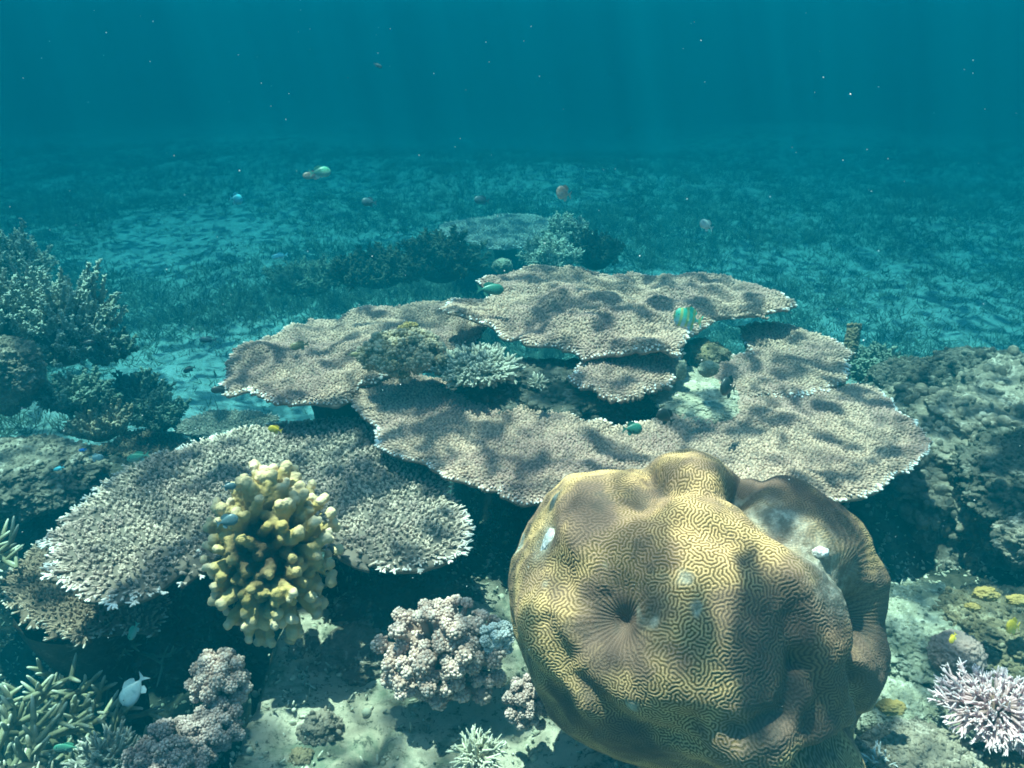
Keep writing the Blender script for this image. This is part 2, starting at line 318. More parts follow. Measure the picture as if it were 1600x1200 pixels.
# ------------------------------------------------------------------ table corals
def resample(pts, n):
    pts = np.array(pts + [pts[0]], float); seg = np.linalg.norm(np.diff(pts, axis=0), axis=1); s = np.concatenate([[0], np.cumsum(seg)])
    u = np.linspace(0, s[-1], n, endpoint=False); return np.stack([np.interp(u, s, pts[:, k]) for k in range(2)], 1)
def plane_pt(px, py, z0, c, ax, ay):
    r = ray(px, py); # z = z0 + ax*(x-cx) + ay*(y-cy)
    t = (z0 - ax * c[0] - ay * c[1]) / (r[2] - ax * r[0] - ay * r[1]); return r * t
def table_coral(label, outline, centre, z0, mat, spacing=.012, blen=.012, brad=.0042, tilt=(0, 0), und=.014, lip=.0, seed=0,
                cluster=0, edge=.045, group='table corals', sides=5, stalk=True, outl=1.7, ragged=.015, wavef=4.5, dish=0.0):
    r_ = np.random.default_rng(seed + 100)
    c = on(*centre, z0); cx, cy = c[0], c[1]
    pix = resample(outline, 220)
    W_ = np.array([plane_pt(p[0], p[1], z0, c, *tilt) for p in pix])[:, :2]
    ang = np.arctan2(W_[:, 1] - cy, W_[:, 0] - cx); rad = np.hypot(W_[:, 0] - cx, W_[:, 1] - cy)
    o = np.argsort(ang); ang, rad = ang[o], rad[o]
    def R(a):
        a = (a + np.pi) % (2 * np.pi) - np.pi
        rr = np.interp(a, np.concatenate([ang - 2 * np.pi, ang, ang + 2 * np.pi]), np.tile(rad, 3))
        return rr + ragged * vnoise(np.stack([np.cos(a) * 9 + 3, np.sin(a) * 9, np.full_like(a, seed)], -1), seed) + ragged * .8 * vnoise(np.stack([np.cos(a) * 30, np.sin(a) * 30, np.full_like(a, seed)], -1), seed)
    def H(x, y):
        P = np.stack([x, y, np.full_like(x, seed * 3.7)], -1)
        a = np.arctan2(y - cy, x - cx); s = np.hypot(x - cx, y - cy) / np.maximum(R(a), 1e-3)
        return z0 + tilt[0] * (x - cx) + tilt[1] * (y - cy) + und * (fbm(P, wavef, 3, seed + 60) + .5 * fbm(P, wavef * 2.7, 2, seed + 70)) + lip * s ** 4 + dish * (s ** 2 - .5) - .006 * sm(.93, 1.0, s)
    # plate body: upper and lower skins meeting in a thin rim
    na, nr = 200, 40; A = np.linspace(-np.pi, np.pi, na, endpoint=False); Rr = R(A)
    sr = np.linspace(0.0, 1, nr) ** .8
    X = cx + np.outer(sr, Rr * np.cos(A)); Y = cy + np.outer(sr, Rr * np.sin(A)); Zt = H(X, Y) - .003
    th = .008 + .05 * (1 - sr[:, None]) ** 1.2 + 0 * X; Zb = Zt - th
    acc = Acc(); q = []
    for k in range(nr - 1):
        b0 = k * na; j = np.arange(na); j2 = (j + 1) % na; q.append(np.stack([b0 + j, b0 + na + j, b0 + na + j2, b0 + j2], 1))
    q = np.concatenate(q); nn = nr * na; j = np.arange(na); j2 = (j + 1) % na; e = (nr - 1) * na
    V = np.concatenate([np.stack([X, Y, Zt], -1).reshape(-1, 3), np.stack([X, Y, Zb], -1).reshape(-1, 3)])
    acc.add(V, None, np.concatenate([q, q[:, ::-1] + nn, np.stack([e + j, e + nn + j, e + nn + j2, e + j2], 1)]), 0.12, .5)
    # branchlets
    rm = Rr.max() + .02; k = int(2 * rm / spacing) + 2
    gx_, gy_ = np.meshgrid(np.arange(-k // 2, k // 2 + 1), np.arange(-int(k * .6), int(k * .6) + 1))
    x = (gx_ + .5 * (gy_ % 2)) * spacing; y = gy_ * spacing * .87
    x = (x + r_.normal(0, spacing * .22, x.shape)).ravel() + cx; y = (y + r_.normal(0, spacing * .22, y.shape)).ravel() + cy
    a = np.arctan2(y - cy, x - cx); rr = np.hypot(x - cx, y - cy); Ra = R(a); kp = rr < Ra - .002
    x, y, a, rr, Ra = x[kp], y[kp], a[kp], rr[kp], Ra[kp]
    d = Ra - rr; od = np.stack([np.cos(a), np.sin(a)], 1)
    # outward normal of the rim from the radius gradient
    Rp = (R(a + .02) - R(a - .02)) / .04; tn = np.stack([np.cos(a) * Ra + np.sin(a) * Rp, np.sin(a) * Ra - np.cos(a) * Rp], 1); tn = nrm(tn)
    ed = np.clip(1 - d / edge, 0, 1); mid = np.clip(1 - d / (edge * 5), 0, 1)
    P0 = np.stack([x, y, H(x, y) - .004], 1)
    up = np.concatenate([tn * (ed ** .8 * 1.6 + mid * .45)[:, None] + r_.normal(0, .28, (len(x), 2)), (1 - .75 * ed)[:, None] + 0 * x[:, None]], 1)
    up = nrm(up); L = blen * (.75 + .5 * r_.random(len(x))) * (1 + ed * (outl - 1))
    P0 = P0 - np.concatenate([tn, 0 * x[:, None]], 1) * (ed * .004)[:, None]
    rb = brad * (.8 + .4 * r_.random(len(x)))
    t1 = .78 + .62 * ed ** 2
    rn = np.clip(.5 + .30 * fbm(P0, 14, 2, 5) + r_.normal(0, .16, len(x)), 0, 1)
    per = sides * len(PROF) + 1
    def put(P0, P1, rb, t1, rn):
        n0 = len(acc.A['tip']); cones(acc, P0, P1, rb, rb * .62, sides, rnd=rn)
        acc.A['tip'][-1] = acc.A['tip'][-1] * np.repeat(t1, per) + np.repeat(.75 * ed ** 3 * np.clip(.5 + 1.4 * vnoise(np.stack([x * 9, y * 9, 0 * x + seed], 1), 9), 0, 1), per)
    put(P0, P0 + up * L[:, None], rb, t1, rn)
    for q_ in range(cluster):
        s0 = P0 + up * (L * r_.uniform(.2, .55, len(x)))[:, None]
        dd = nrm(up + r_.normal(0, .62, up.shape) * [1, 1, .5]); dd[:, 2] = np.abs(dd[:, 2]) * .8 + .1 * (1 - ed)
        put(s0, s0 + dd * (L * .62)[:, None], rb * .72, t1 * .95, rn)
    base = empty('table_coral', (cx, cy, z0 - .1), label, 'coral', group)
    link('coral_plate', acc.mesh('coral_plate', mat, (cx, cy, z0 - .1)), parent=base)
    if stalk:
        g = gz(cx, cy) - .04; acc = Acc(); zz = np.linspace(g, z0 - .03, 12); na = 28; A = np.linspace(0, 2 * np.pi, na, endpoint=False)
        u = (zz - g) / (z0 - g); rd = .07 + .05 * (1 - u) ** 3 + .10 * u ** 3
        X = cx + rd[:, None] * np.cos(A) ; Y = cy + rd[:, None] * np.sin(A); Z = zz[:, None] + 0 * X
        V = np.stack([X, Y, Z], -1).reshape(-1, 3); V = V + .02 * np.stack([fbm(V, 12, 3, 1), fbm(V, 12, 3, 2), 0 * V[:, 0]], 1)
        j = np.arange(na); acc.add(V, None, np.concatenate([np.stack([k * na + j, k * na + (j + 1) % na, (k + 1) * na + (j + 1) % na, (k + 1) * na + j], 1) for k in range(11)]))
        link('stalk', acc.mesh('stalk', M_stalk, (cx, cy, z0 - .1)), parent=base)
    return base

table_coral('broad front tier of grey brown table coral running behind the brain coral',
    [(538, 606), (560, 588), (605, 575), (655, 583), (700, 592), (740, 596), (775, 612), (820, 618), (870, 630), (905, 652), (980, 662), (1040, 650), (1075, 640), (1140, 628), (1180, 612),
     (1250, 604), (1310, 592), (1370, 600), (1408, 630), (1432, 660), (1452, 680), (1450, 705), (1425, 728), (1392, 742), (1378, 762), (1335, 772), (1290, 778), (1180, 780), (1050, 782),
     (930, 780), (850, 775), (790, 768), (745, 748), (705, 740), (672, 722), (630, 708), (596, 690), (585, 660), (556, 642), (548, 622)],
    (960, 705), -.945, M_plate, .0092, .0075, .0044, tilt=(.0, .0), und=.022, seed=1)
table_coral('wide uppermost tier of table coral with the striped green fish at its front edge',
    [(748, 442), (790, 428), (835, 420), (900, 424), (960, 426), (990, 418), (1030, 432), (1110, 432), (1170, 438), (1215, 446), (1246, 466), (1228, 480), (1222, 494), (1180, 486), (1140, 490),
     (1105, 498), (1080, 512), (1070, 540), (1055, 556), (1000, 552), (960, 548), (915, 545), (895, 538), (862, 536), (820, 528), (780, 508), (735, 498), (700, 495), (690, 478), (705, 462), (745, 462), (775, 458)],
    (960, 488), -.82, M_plate, .0106, .0088, .0050, tilt=(.0, .01), und=.046, seed=2)
table_coral('left rear table coral reaching out over the turquoise sand',
    [(340, 590), (358, 562), (362, 548), (400, 530), (440, 506), (480, 496), (530, 494), (570, 476), (620, 478), (680, 470), (735, 470), (760, 500), (740, 530), (690, 560), (620, 580), (590, 590),
     (560, 600), (545, 618), (505, 622), (480, 626), (450, 634), (425, 620), (395, 612), (360, 608)],
    (540, 548), -.92, M_plate, .0100, .0080, .0047, tilt=(-.01, .01), und=.028, seed=3)
table_coral('small pale rimmed lip of table coral jutting below the uppermost tier',
    [(890, 584), (905, 568), (925, 540), (980, 515), (1055, 520), (1066, 550), (1066, 584), (1045, 598), (1010, 608), (985, 618), (955, 620), (925, 604), (905, 598)],
    (985, 582), -.875, M_plate, .0096, .008, .0045, tilt=(0, .10), und=.008, seed=4, stalk=False)
table_coral('right rear tier of table coral beside the upright brown stub',
    [(1155, 506), (1200, 498), (1240, 503), (1275, 520), (1302, 530), (1330, 548), (1322, 570), (1318, 592), (1280, 606), (1240, 612), (1180, 620), (1130, 618), (1098, 600), (1095, 580), (1120, 560), (1170, 548)],
    (1215, 562), -.93, M_plate, .0100, .008, .0047, tilt=(0, .03), und=.020, seed=5)
table_coral('round lower table coral of loose branchlets behind the yellow finger coral',
    [(76, 852), (92, 812), (130, 778), (185, 738), (240, 710), (300, 690), (365, 672), (430, 660), (520, 655), (590, 655), (650, 690), (700, 740), (715, 780), (746, 826), (735, 848), (700, 868), (650, 886), (590, 890),
     (540, 878), (510, 852), (500, 830), (430, 820), (335, 838), (322, 862), (318, 905), (268, 916), (225, 930), (180, 940), (135, 920), (104, 908), (82, 880)],
    (400, 775), -1.005, M_plate_low, .0140, .0135, .0036, tilt=(-.02, -.06), und=.012, seed=6, cluster=3, edge=.05, outl=1.8)
table_coral('brown shaded table coral under the left edge of the round one',
    [(0, 905), (20, 880), (55, 855), (85, 838), (140, 850), (220, 900), (260, 950), (240, 985), (190, 980), (160, 990), (128, 1006), (100, 995), (62, 978), (25, 960), (5, 935)],
    (130, 920), -1.22, M_plate_brown, .012, .014, .0034, und=.010, seed=7, cluster=1)
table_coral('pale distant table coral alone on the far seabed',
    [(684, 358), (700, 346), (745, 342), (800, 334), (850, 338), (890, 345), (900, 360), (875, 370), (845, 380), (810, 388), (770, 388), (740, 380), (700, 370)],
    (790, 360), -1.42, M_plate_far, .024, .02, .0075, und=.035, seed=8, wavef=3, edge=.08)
table_coral('dim flat table coral low on the seabed at left, above the round lower one',
    [(95, 705), (160, 690), (195, 668), (240, 662), (285, 676), (300, 690), (260, 712), (200, 730), (120, 730)],
    (210, 695), -1.45, M_plate_brown, .016, .012, .005, und=.02, seed=9, sides=4)
table_coral('greyish table coral low on the seabed between sand and the round lower one',
    [(270, 656), (330, 640), (400, 640), (440, 652), (400, 672), (320, 680), (275, 672)],
    (350, 660), -1.60, M_plate_low, .018, .012, .005, und=.02, seed=10, sides=4)

# ------------------------------------------------------------------ brain coral
def labyrinth(n, period, force, fw, iters=13, seed=3):
    r_ = np.random.default_rng(seed); u = r_.normal(0, 1, (n, n)); k = np.hypot(np.fft.fftfreq(n)[:, None], np.fft.rfftfreq(n)[None]); k0 = 1.0 / period
    Fl = np.exp(-((k - k0) / (.42 * k0)) ** 2)
    for i in range(iters):
        u = np.fft.irfft2(np.fft.rfft2(u) * Fl, s=(n, n)); u = np.tanh(2.2 * u / u.std()); u = u * (1 - fw) + force * fw
    u = np.fft.irfft2(np.fft.rfft2(u) * np.exp(-(k / (2.6 * k0)) ** 2), s=(n, n)); return u / np.abs(u).max()
def brain():
    t0 = 1.34; cpx = (1078, 958); Cc = at(*cpx, t0); e3 = -nrm(Cc); e1 = nrm(np.cross([0, 0, 1.0], e3)); e2 = np.cross(e3, e1)
    mpp = t0 / F
    out = [(790, 905), (800, 850), (828, 800), (868, 762), (930, 742), (978, 730), (1008, 706), (1055, 700), (1100, 710), (1138, 742), (1190, 738), (1240, 752), (1290, 774), (1338, 812), (1366, 868),
           (1382, 930), (1386, 1000), (1382, 1060), (1368, 1120), (1340, 1165), (1325, 1215), (1240, 1250), (1100, 1240), (1000, 1195), (915, 1160), (862, 1114), (830, 1068), (805, 1020), (792, 965)]
    pr = resample(out, 300) - np.array(cpx); pr[:, 0] *= np.where(pr[:, 0] > 0, .915, 1.055); pa = np.arctan2(-pr[:, 1], pr[:, 0]); prr = np.hypot(*pr.T) * .945; o = np.argsort(pa); pa, prr = pa[o], prr[o]
    TH = math.radians(128); n = 1150; g = np.linspace(-1, 1, n); U, Vv = np.meshgrid(g, g); rr = np.hypot(U, Vv); th = rr * TH; ph = np.arctan2(Vv, U)
    Rp = np.interp(ph, np.concatenate([pa - 2 * np.pi, pa, pa + 2 * np.pi]), np.tile(prr, 3))
    mean = 280.0; Rp = mean + (Rp - mean) * sm(.15, .95, np.sin(th))
    sx = Rp * np.sin(th) * np.cos(ph); sy = Rp * np.sin(th) * np.sin(ph); dz = 275.0 * np.cos(th)
    PX = cpx[0] + sx; PY = cpx[1] - sy; front = sm(-.15, .25, np.cos(th))
    def gs(cx, cy, wx, wy, a=0):
        ca, sa = math.cos(math.radians(a)), math.sin(math.radians(a)); dx, dy = PX - cx, PY - cy
        return np.exp(-(((dx * ca + dy * sa) / wx) ** 2 + ((-dx * sa + dy * ca) / wy) ** 2))
    def line(pts, w):
        best = np.full(PX.shape, 1e9)
        for (x0, y0), (x1, y1) in zip(pts[:-1], pts[1:]):
            dx, dy = x1 - x0, y1 - y0; t = np.clip(((PX - x0) * dx + (PY - y0) * dy) / (dx * dx + dy * dy), 0, 1)
            best = np.minimum(best, np.hypot(PX - x0 - t * dx, PY - y0 - t * dy))
        return np.exp(-(best / w) ** 2)
    D = 0 * PX
    D += 15 * gs(1068, 752, 60, 40) + 12 * gs(1190, 770, 36, 24) + 20 * gs(1272, 815, 66, 44, 25) + 16 * gs(1348, 965, 30, 75) + 14 * gs(1130, 960, 110, 100)
    D += 12 * gs(920, 800, 70, 36, -20) + 9 * gs(1080, 850, 60, 45) + 34 * gs(1282, 1150, 46, 62, 20) - 42 * gs(1120, 1185, 110, 42) + 12 * gs(1240, 970, 40, 60) + 9 * gs(870, 1010, 50, 60) + 10 * gs(920, 880, 25, 50)
    D -= 26 * gs(984, 992, 20, 26, 10) + 34 * gs(965, 968, 60, 58) + 26 * gs(1000, 815, 44, 26, -15) + 34 * gs(1302, 925, 22, 34) + 18 * gs(1090, 1092, 20, 18) + 20 * gs(862, 885, 26, 42) + 14 * gs(905, 935, 20, 35)
    D -= 17 * line([(1000, 775), (1030, 795), (1085, 802), (1130, 790)], 14) + 8 * line([(985, 748), (1000, 775)], 12)
    D -= 26 * line([(1130, 790), (1170, 832), (1225, 858), (1262, 880), (1300, 905)], 17)
    D -= 22 * line([(1300, 930), (1290, 985), (1318, 1040), (1335, 1080)], 13)
    D -= 10 * line([(1160, 762), (1150, 775), (1130, 790)], 10)
    D -= 46 * line([(1350, 1082), (1312, 1090), (1245, 1120), (1200, 1175)], 20)
    D -= 10 * line([(850, 1045), (920, 1085), (965, 1130)], 10) + 12 * line([(1215, 985), (1245, 1030), (1235, 1075)], 12)
    ctr = np.stack([sx, sy, dz], -1) * mpp
    D += 16 * fbm(ctr, 5, 2, 75) + 15 * fbm(ctr, 10, 3, 77) - 13 * line([(900, 1000), (935, 1060), (1010, 1105), (1100, 1120)], 14) + 18 * gs(1180, 905, 55, 40) + 16 * gs(905, 1000, 40, 50) + 14 * gs(1060, 1040, 60, 40) - 14 * line([(1215, 1000), (1200, 1060), (1150, 1090)], 13) - 12 * line([(1060, 850), (1130, 870), (1190, 930), (1210, 1000)], 15) + 22 * gs(1335, 880, 30, 40) - 9 * gs(1350, 925, 34, 15, -20) + 3.0 * fbm(ctr, 30, 3, 78)
    # meandering ridges
    mm_per_cell = 2 * TH * 280 * mpp / n; per = .0051 / mm_per_cell
    force = 0 * PX; fw = 0 * PX
    for (cx, cy, rad, nn, dy) in ((982, 985, 66, 34, 0), (1302, 928, 62, 30, 0), (1262, 868, 60, 30, 0)):
        w = np.exp(-(((PX - cx) ** 2 + (PY - cy) ** 2) / rad ** 2) ** 2) * .40
        a = np.arctan2(PY - cy, PX - cx); force = np.where(w > fw, np.cos(nn * a), force); fw = np.maximum(fw, w)
    u = labyrinth(n, per, force, fw * front)
    wear = np.clip(gs(1235, 868, 40, 22, 25) + gs(1180, 815, 40, 14, 20) + .9 * gs(1255, 905, 36, 24) + gs(858, 888, 14, 26), 0, 1) * front     # dead, overgrown patches
    wear = np.clip(wear + .9 * sm(.46, .6, fbm(ctr, 14, 3, 91)), 0, 1)
    groove = u * (1 - .85 * wear) * (.75 + .35 * fbm(ctr, 8, 2, 12))
    nd = np.stack([sx / 280, sy / 280, dz / 275], -1); nd = nrm(nd)
    disp = (D * front)[..., None] * mpp + (groove * .0010)[..., None] + (wear * .004 * fbm(ctr, 70, 2, 14))[..., None]
    L = ctr + nd * disp
    Wd = L[..., :1] * e1 + L[..., 1:2] * e2 + L[..., 2:3] * e3
    keep = (rr <= 1.0)
    i = (np.arange(n - 1)[:, None] * n + np.arange(n - 1)[None]).ravel(); k = keep.ravel()
    q = np.stack([i, i + 1, i + n + 1, i + n], 1); q = q[k[q].all(1)]
    used = np.zeros(n * n, bool); used[q.ravel()] = True; remap = np.cumsum(used) - 1
    m, nt_, b = newmat('brain_coral_skin')
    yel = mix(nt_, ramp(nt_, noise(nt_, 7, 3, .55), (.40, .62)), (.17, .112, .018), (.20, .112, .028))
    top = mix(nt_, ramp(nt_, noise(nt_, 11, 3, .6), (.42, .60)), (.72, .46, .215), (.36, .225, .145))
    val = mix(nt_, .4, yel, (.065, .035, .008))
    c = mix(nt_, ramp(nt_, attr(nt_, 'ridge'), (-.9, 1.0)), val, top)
    c = mix(nt_, ramp(nt_, noise(nt_, 4.5, 3, .6), (.43, .56)), c, mix(nt_, .74, c, (.10, .06, .048)))  # dark mottle: greyer tissue, plus shade dapples worked into the colour
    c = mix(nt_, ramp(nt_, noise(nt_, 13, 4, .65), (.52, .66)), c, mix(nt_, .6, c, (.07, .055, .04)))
    c = mix(nt_, attr(nt_, 'wear'), c, mix(nt_, ramp(nt_, noise(nt_, 60, 4, .7), (.4, .65)), (.20, .18, .13), (.50, .48, .38)))
    nt_.links.new(c, b.inputs['Base Color']); b.inputs['Roughness'].default_value = .62; b.inputs['Specular IOR Level'].default_value = .35
    bump(nt_, b, noise(nt_, 420, 4, .75), .0022)
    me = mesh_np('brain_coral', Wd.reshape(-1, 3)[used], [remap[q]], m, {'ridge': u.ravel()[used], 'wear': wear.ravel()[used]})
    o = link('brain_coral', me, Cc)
    tag(o, 'large golden brown brain coral boulder with deep pits and winding ridges', 'coral')
    # bare white scar on the left shoulder
    V0, F0 = ico(4); sc_ = V0 * [.012, .021, .006]; sc_ = sc_ * (1 + .25 * fbm(V0, 2.2, 3, 5))[:, None]
    p = (Cc + e1 * (857 - cpx[0]) * mpp + e2 * (cpx[1] - 888) * mpp); 
    # find skin depth there
    k2 = np.argmin(np.where(np.cos(th) > 0, (PX - 857) ** 2 + (PY - 888) ** 2, 1e9)); base_p = Wd.reshape(-1, 3)[k2]
    mm_, nn2, bb = newmat('bare_scar'); c = mix(nn2, ramp(nn2, noise(nn2, 90, 4, .7), (.4, .65)), (.42, .42, .38), (.82, .84, .84)); nn2.links.new(c, bb.inputs['Base Color']); bump(nn2, bb, noise(nn2, 160, 4, .7), .004)
    nrm_l = nd.reshape(-1, 3)[k2]; n3 = nrm(nrm_l[0] * e1 + nrm_l[1] * e2 + nrm_l[2] * e3); a1_ = nrm(np.cross(e2, n3)); a2_ = np.cross(n3, a1_)
    Vw = sc_[:, :1] * a1_ + sc_[:, 1:2] * a2_ + sc_[:, 2:3] * n3
    link('bare_scar', mesh_np('bare_scar', Vw, [F0], mm_), base_p + n3 * .001, o)['label'] = 'bare white scar in the coral skin'
    k3 = np.argmin(np.where(np.cos(th) > 0, (PX - 1236) ** 2 + (PY - 853) ** 2, 1e9)); bp = Wd.reshape(-1, 3)[k3]
    link('bare_scar', mesh_np('bare_scar', V0 * [.012, .008, .008] * (1 + .2 * fbm(V0, 2.2, 3, 6))[:, None], [F0], mm_), bp, o)['label'] = 'small pale lump in the groove'
brain()

# ------------------------------------------------------------------ blended finger coral
def remeshed(acc, voxel, mat, origin, bump_amp=.0, bump_sc=200, name='coral_body', seed=0, smooth_iter=4):
    me = acc.mesh('tmp', None, origin); o = bpy.data.objects.new('tmp', me); C.objects.link(o)
    r = o.modifiers.new('r', 'REMESH'); r.mode = 'VOXEL'; r.voxel_size = voxel
    s = o.modifiers.new('s', 'SMOOTH'); s.iterations = smooth_iter; s.factor = .5
    dg = bpy.context.evaluated_depsgraph_get(); ev = o.evaluated_get(dg); em = ev.to_mesh()
    V = np.empty(len(em.vertices) * 3, np.float32); em.vertices.foreach_get('co', V); V = V.reshape(-1, 3)
    NN = np.empty(len(em.vertices) * 3, np.float32); em.vertices.foreach_get('normal', NN); NN = NN.reshape(-1, 3)
    sz = np.empty(len(em.polygons), np.int32); em.polygons.foreach_get('loop_total', sz); lp = np.empty(len(em.loops), np.int32); em.loops.foreach_get('vertex_index', lp)
    st = np.concatenate([[0], np.cumsum(sz)[:-1]]); fs = []
    for k in (3, 4):
        idx = np.where(sz == k)[0]
        if len(idx): fs.append(lp[st[idx][:, None] + np.arange(k)[None]])
    ev.to_mesh_clear(); bpy.data.objects.remove(o); bpy.data.meshes.remove(me)
    return V, NN, fs
def finger_coral():
    c = at(424, 866, 1.64); acc = Acc(); rr = np.random.default_rng(4)
    axis = nrm(np.array([-.10, -.62, .62])); rad = np.array([.124, .105, .176])     # right, depth, up extents
    d = sphere_dirs(185, axis, -.35, .12); P0 = []; P1 = []; R0 = []; R1 = []; ends = []
    for k in range(len(d)):
        v = d[k]; s = rad * (.74 + .36 * rr.random()); loc = RIGHT * v[0] * s[0] + UP * (v @ UP) * s[2] - FWD * (-(v @ FWD)) * s[1]
        e = c + loc; r = .0112 * (.8 + .45 * rr.random()); 
        mid = c + loc * .62 + rr.normal(0, .010, 3); P0 += [c + loc * .1, mid]; P1 += [mid, e]; R0 += [r * 1.1, r * 1.1]; R1 += [r * 1.1, r * 1.12]
        if rr.random() < .35:
            t_ = nrm(np.cross(v, rr.normal(0, 1, 3))); e2_ = e + t_ * r * 1.6 - v * .003; P0.append(mid); P1.append(e2_); R0.append(r); R1.append(r * .85); ends.append((e2_, r * .9))
        ends.append((e, r))
    cones(acc, P0, P1, np.array(R0), np.array(R1), 12); balls(acc, [e for e, r in ends], np.array([r for e, r in ends]) * .90, 2)
    balls(acc, [c], .052, 2)
    V, NN, fs = remeshed(acc, .0024, M_finger, c, smooth_iter=2)
    E = np.array([e - c for e, r in ends]); tip = np.zeros(len(V)); 
    for i0 in range(0, len(V), 20000):
        dd = np.linalg.norm(V[i0:i0 + 20000, None] - E[None], axis=2); tip[i0:i0 + 20000] = np.exp(-(dd.min(1) / .017) ** 2)
    rad_ = np.linalg.norm(V / np.array([.118, .15, .165]), axis=1); tipa = sm(.50, .95, rad_) * .60 + .46 * tip * sm(.7, 1, rad_)
    V = V + NN * (.0013 * vnoise(V * 300, 3) + .0022 * vnoise(V * 110, 5))[:, None]
    me = mesh_np('finger_coral', V, fs, M_finger, {'tip': tipa, 'rnd': np.clip(.5 + .5 * fbm(V, 30, 2, 9), 0, 1)})
    tag(link('finger_coral', me, c), 'mustard yellow finger coral of stubby knobs in front of the round table coral', 'coral')
finger_coral()

# ------------------------------------------------------------------ cauliflower corals
def cauliflower(px, py, t, rad, nl, mat, label, name='cauliflower_coral', lobe=.021, bmp=.0036, nb=46, axis=(0, -.45, .9), seed=0, group='cauliflower corals', cosmin=-.1, fill=.7, patches=None):
    rr = np.random.default_rng(seed + 50); c = at(px, py, t); acc = Acc(); nl = int(nl * 1.9); lobe *= .70; nb = int(nb * .72); bmp *= .84; d = sphere_dirs(nl, axis, cosmin, .13); rad = np.array(rad)
    s = (.62 + .46 * rr.random((nl, 1))); L = d * rad * s; lr = lobe * (.7 + .6 * rr.random(nl))
    cones(acc, np.repeat(c[None], nl, 0) - [0, 0, rad[2] * .3], c + L, lr * .55, lr * .8, 7, tip0=.0, tip1=.35, rnd=.4)
    balls(acc, c + L, lr * .86, 2, .35, .5)
    rn = rr.random(nl)
    for k in range(nl):
        bd = sphere_dirs(nb, nrm(d[k] + np.array([0, 0, .2])), -.35, .09); balls(acc, c + L[k] + bd * lr[k] * [[1, 1, .92]], bmp * (.55 + .9 * rr.random(nb)), 1, .62 + .38 * np.clip(bd @ d[k], 0, 1), np.clip(rn[k] * .6 + .2 + rr.normal(0, .08, nb), 0, 1))
    balls(acc, [c - [0, 0, rad[2] * .25]], rad.min() * fill, 2, .1, .3)
    o = link(name, acc.mesh(name, mat, c), c); tag(o, label, 'coral', group); return o
cauliflower(695, 1022, 1.60, (.120, .10, .105), 62, M_pink, 'pinkish cauliflower coral on pale sand, left of the brain coral', seed=1, lobe=.020)
cauliflower(778, 1000, 1.56, (.030, .03, .038), 9, M_white, 'white bleached clump at the right edge of the pink cauliflower coral', seed=2, lobe=.014, bmp=.003)
cauliflower(348, 1068, 1.58, (.058, .05, .060), 24, M_pink, 'orange pink knob of cauliflower coral against the dark hollow', seed=3, lobe=.017, bmp=.0032)
cauliflower(335, 1138, 1.52, (.055, .05, .045), 22, M_mauve, 'greyish cauliflower coral just below the orange pink knob', seed=4, lobe=.015, bmp=.003)
cauliflower(268, 1178, 1.46, (.070, .06, .045), 30, M_mauve, 'dull mauve cauliflower coral at the bottom edge, third from the left corner', seed=5, lobe=.015, bmp=.003)
cauliflower(820, 1102, 1.48, (.036, .04, .050), 20, M_mauve, 'small grey cauliflower coral tucked at the lower left of the brain coral', seed=7, lobe=.011, bmp=.0026)
cauliflower(628, 552, 2.32, (.115, .10, .055), 60, M_brownsoft, 'brown lumpy soft coral sitting on the left rear table coral', name='soft_coral', seed=8, lobe=.022, bmp=.0055, nb=26, group='soft corals')
cauliflower(637, 516, 2.36, (.022, .02, .018), 7, M_yellow, 'small yellow tuft on top of the brown soft coral', name='yellow_sponge', seed=9, lobe=.014, bmp=.0035, nb=26, group='yellow sponges')

# ------------------------------------------------------------------ branching corals
def branch_set(c, dirs, L, r0, r1, levels, rr, spread=.6, kids=3, acc=None, shrink=.68, bend=.12, sides=6, upb=.15, tips=True, first=.35):
    """recursive forking branches from c"""
    acc = acc or Acc(); stack = [(np.array(c, float), nrm(np.array(d, float)), L * (.75 + .5 * rr.random()), r0, 0) for d in dirs]
    P0, P1, A_, B_, T0, T1 = [], [], [], [], [], []
    while stack:
        p, d, l, r, lv = stack.pop(); d2 = nrm(d + rr.normal(0, bend, 3) + [0, 0, upb * .3]); e = p + d2 * l
        rt = r * (.90 if lv < levels else .66); P0.append(p); P1.append(e); A_.append(r); B_.append(rt); T0.append(lv / (levels + 1)); T1.append((lv + 1) / (levels + 1))
        if lv < levels:
            for k in range(kids):
                q = p + d2 * l * rr.uniform(first, 1.0) if k else e
                dd = nrm(d2 + rr.normal(0, spread, 3) + [0, 0, upb]); stack.append((q, dd, l * shrink * rr.uniform(.7, 1.25), rt * .9, lv + 1))
    P0, P1, A_, B_, T0, T1 = map(np.array, (P0, P1, A_, B_, T0, T1))
    for tv in np.unique(T0):
        k = T0 == tv; cones(acc, P0[k], P1[k], A_[k], B_[k], sides, tip0=tv, tip1=tv + 1 / (levels + 1))
    return acc
def bush(name, px, py, t, label, mat, seed, nd=16, L=.10, r0=.006, r1=.003, levels=2, spread=.6, kids=3, axis=(0, 0, 1), cosmin=.1, cat='coral', group=None, base_dz=0.0, **kw):
    rr = np.random.default_rng(seed); c = at(px, py, t); c[2] += base_dz
    acc = branch_set(c, sphere_dirs(nd, axis, cosmin, .15), L, r0, r1, levels, rr, spread, kids, **kw)
    o = link(name, acc.mesh(name, mat, c), c); tag(o, label, cat, group); return o
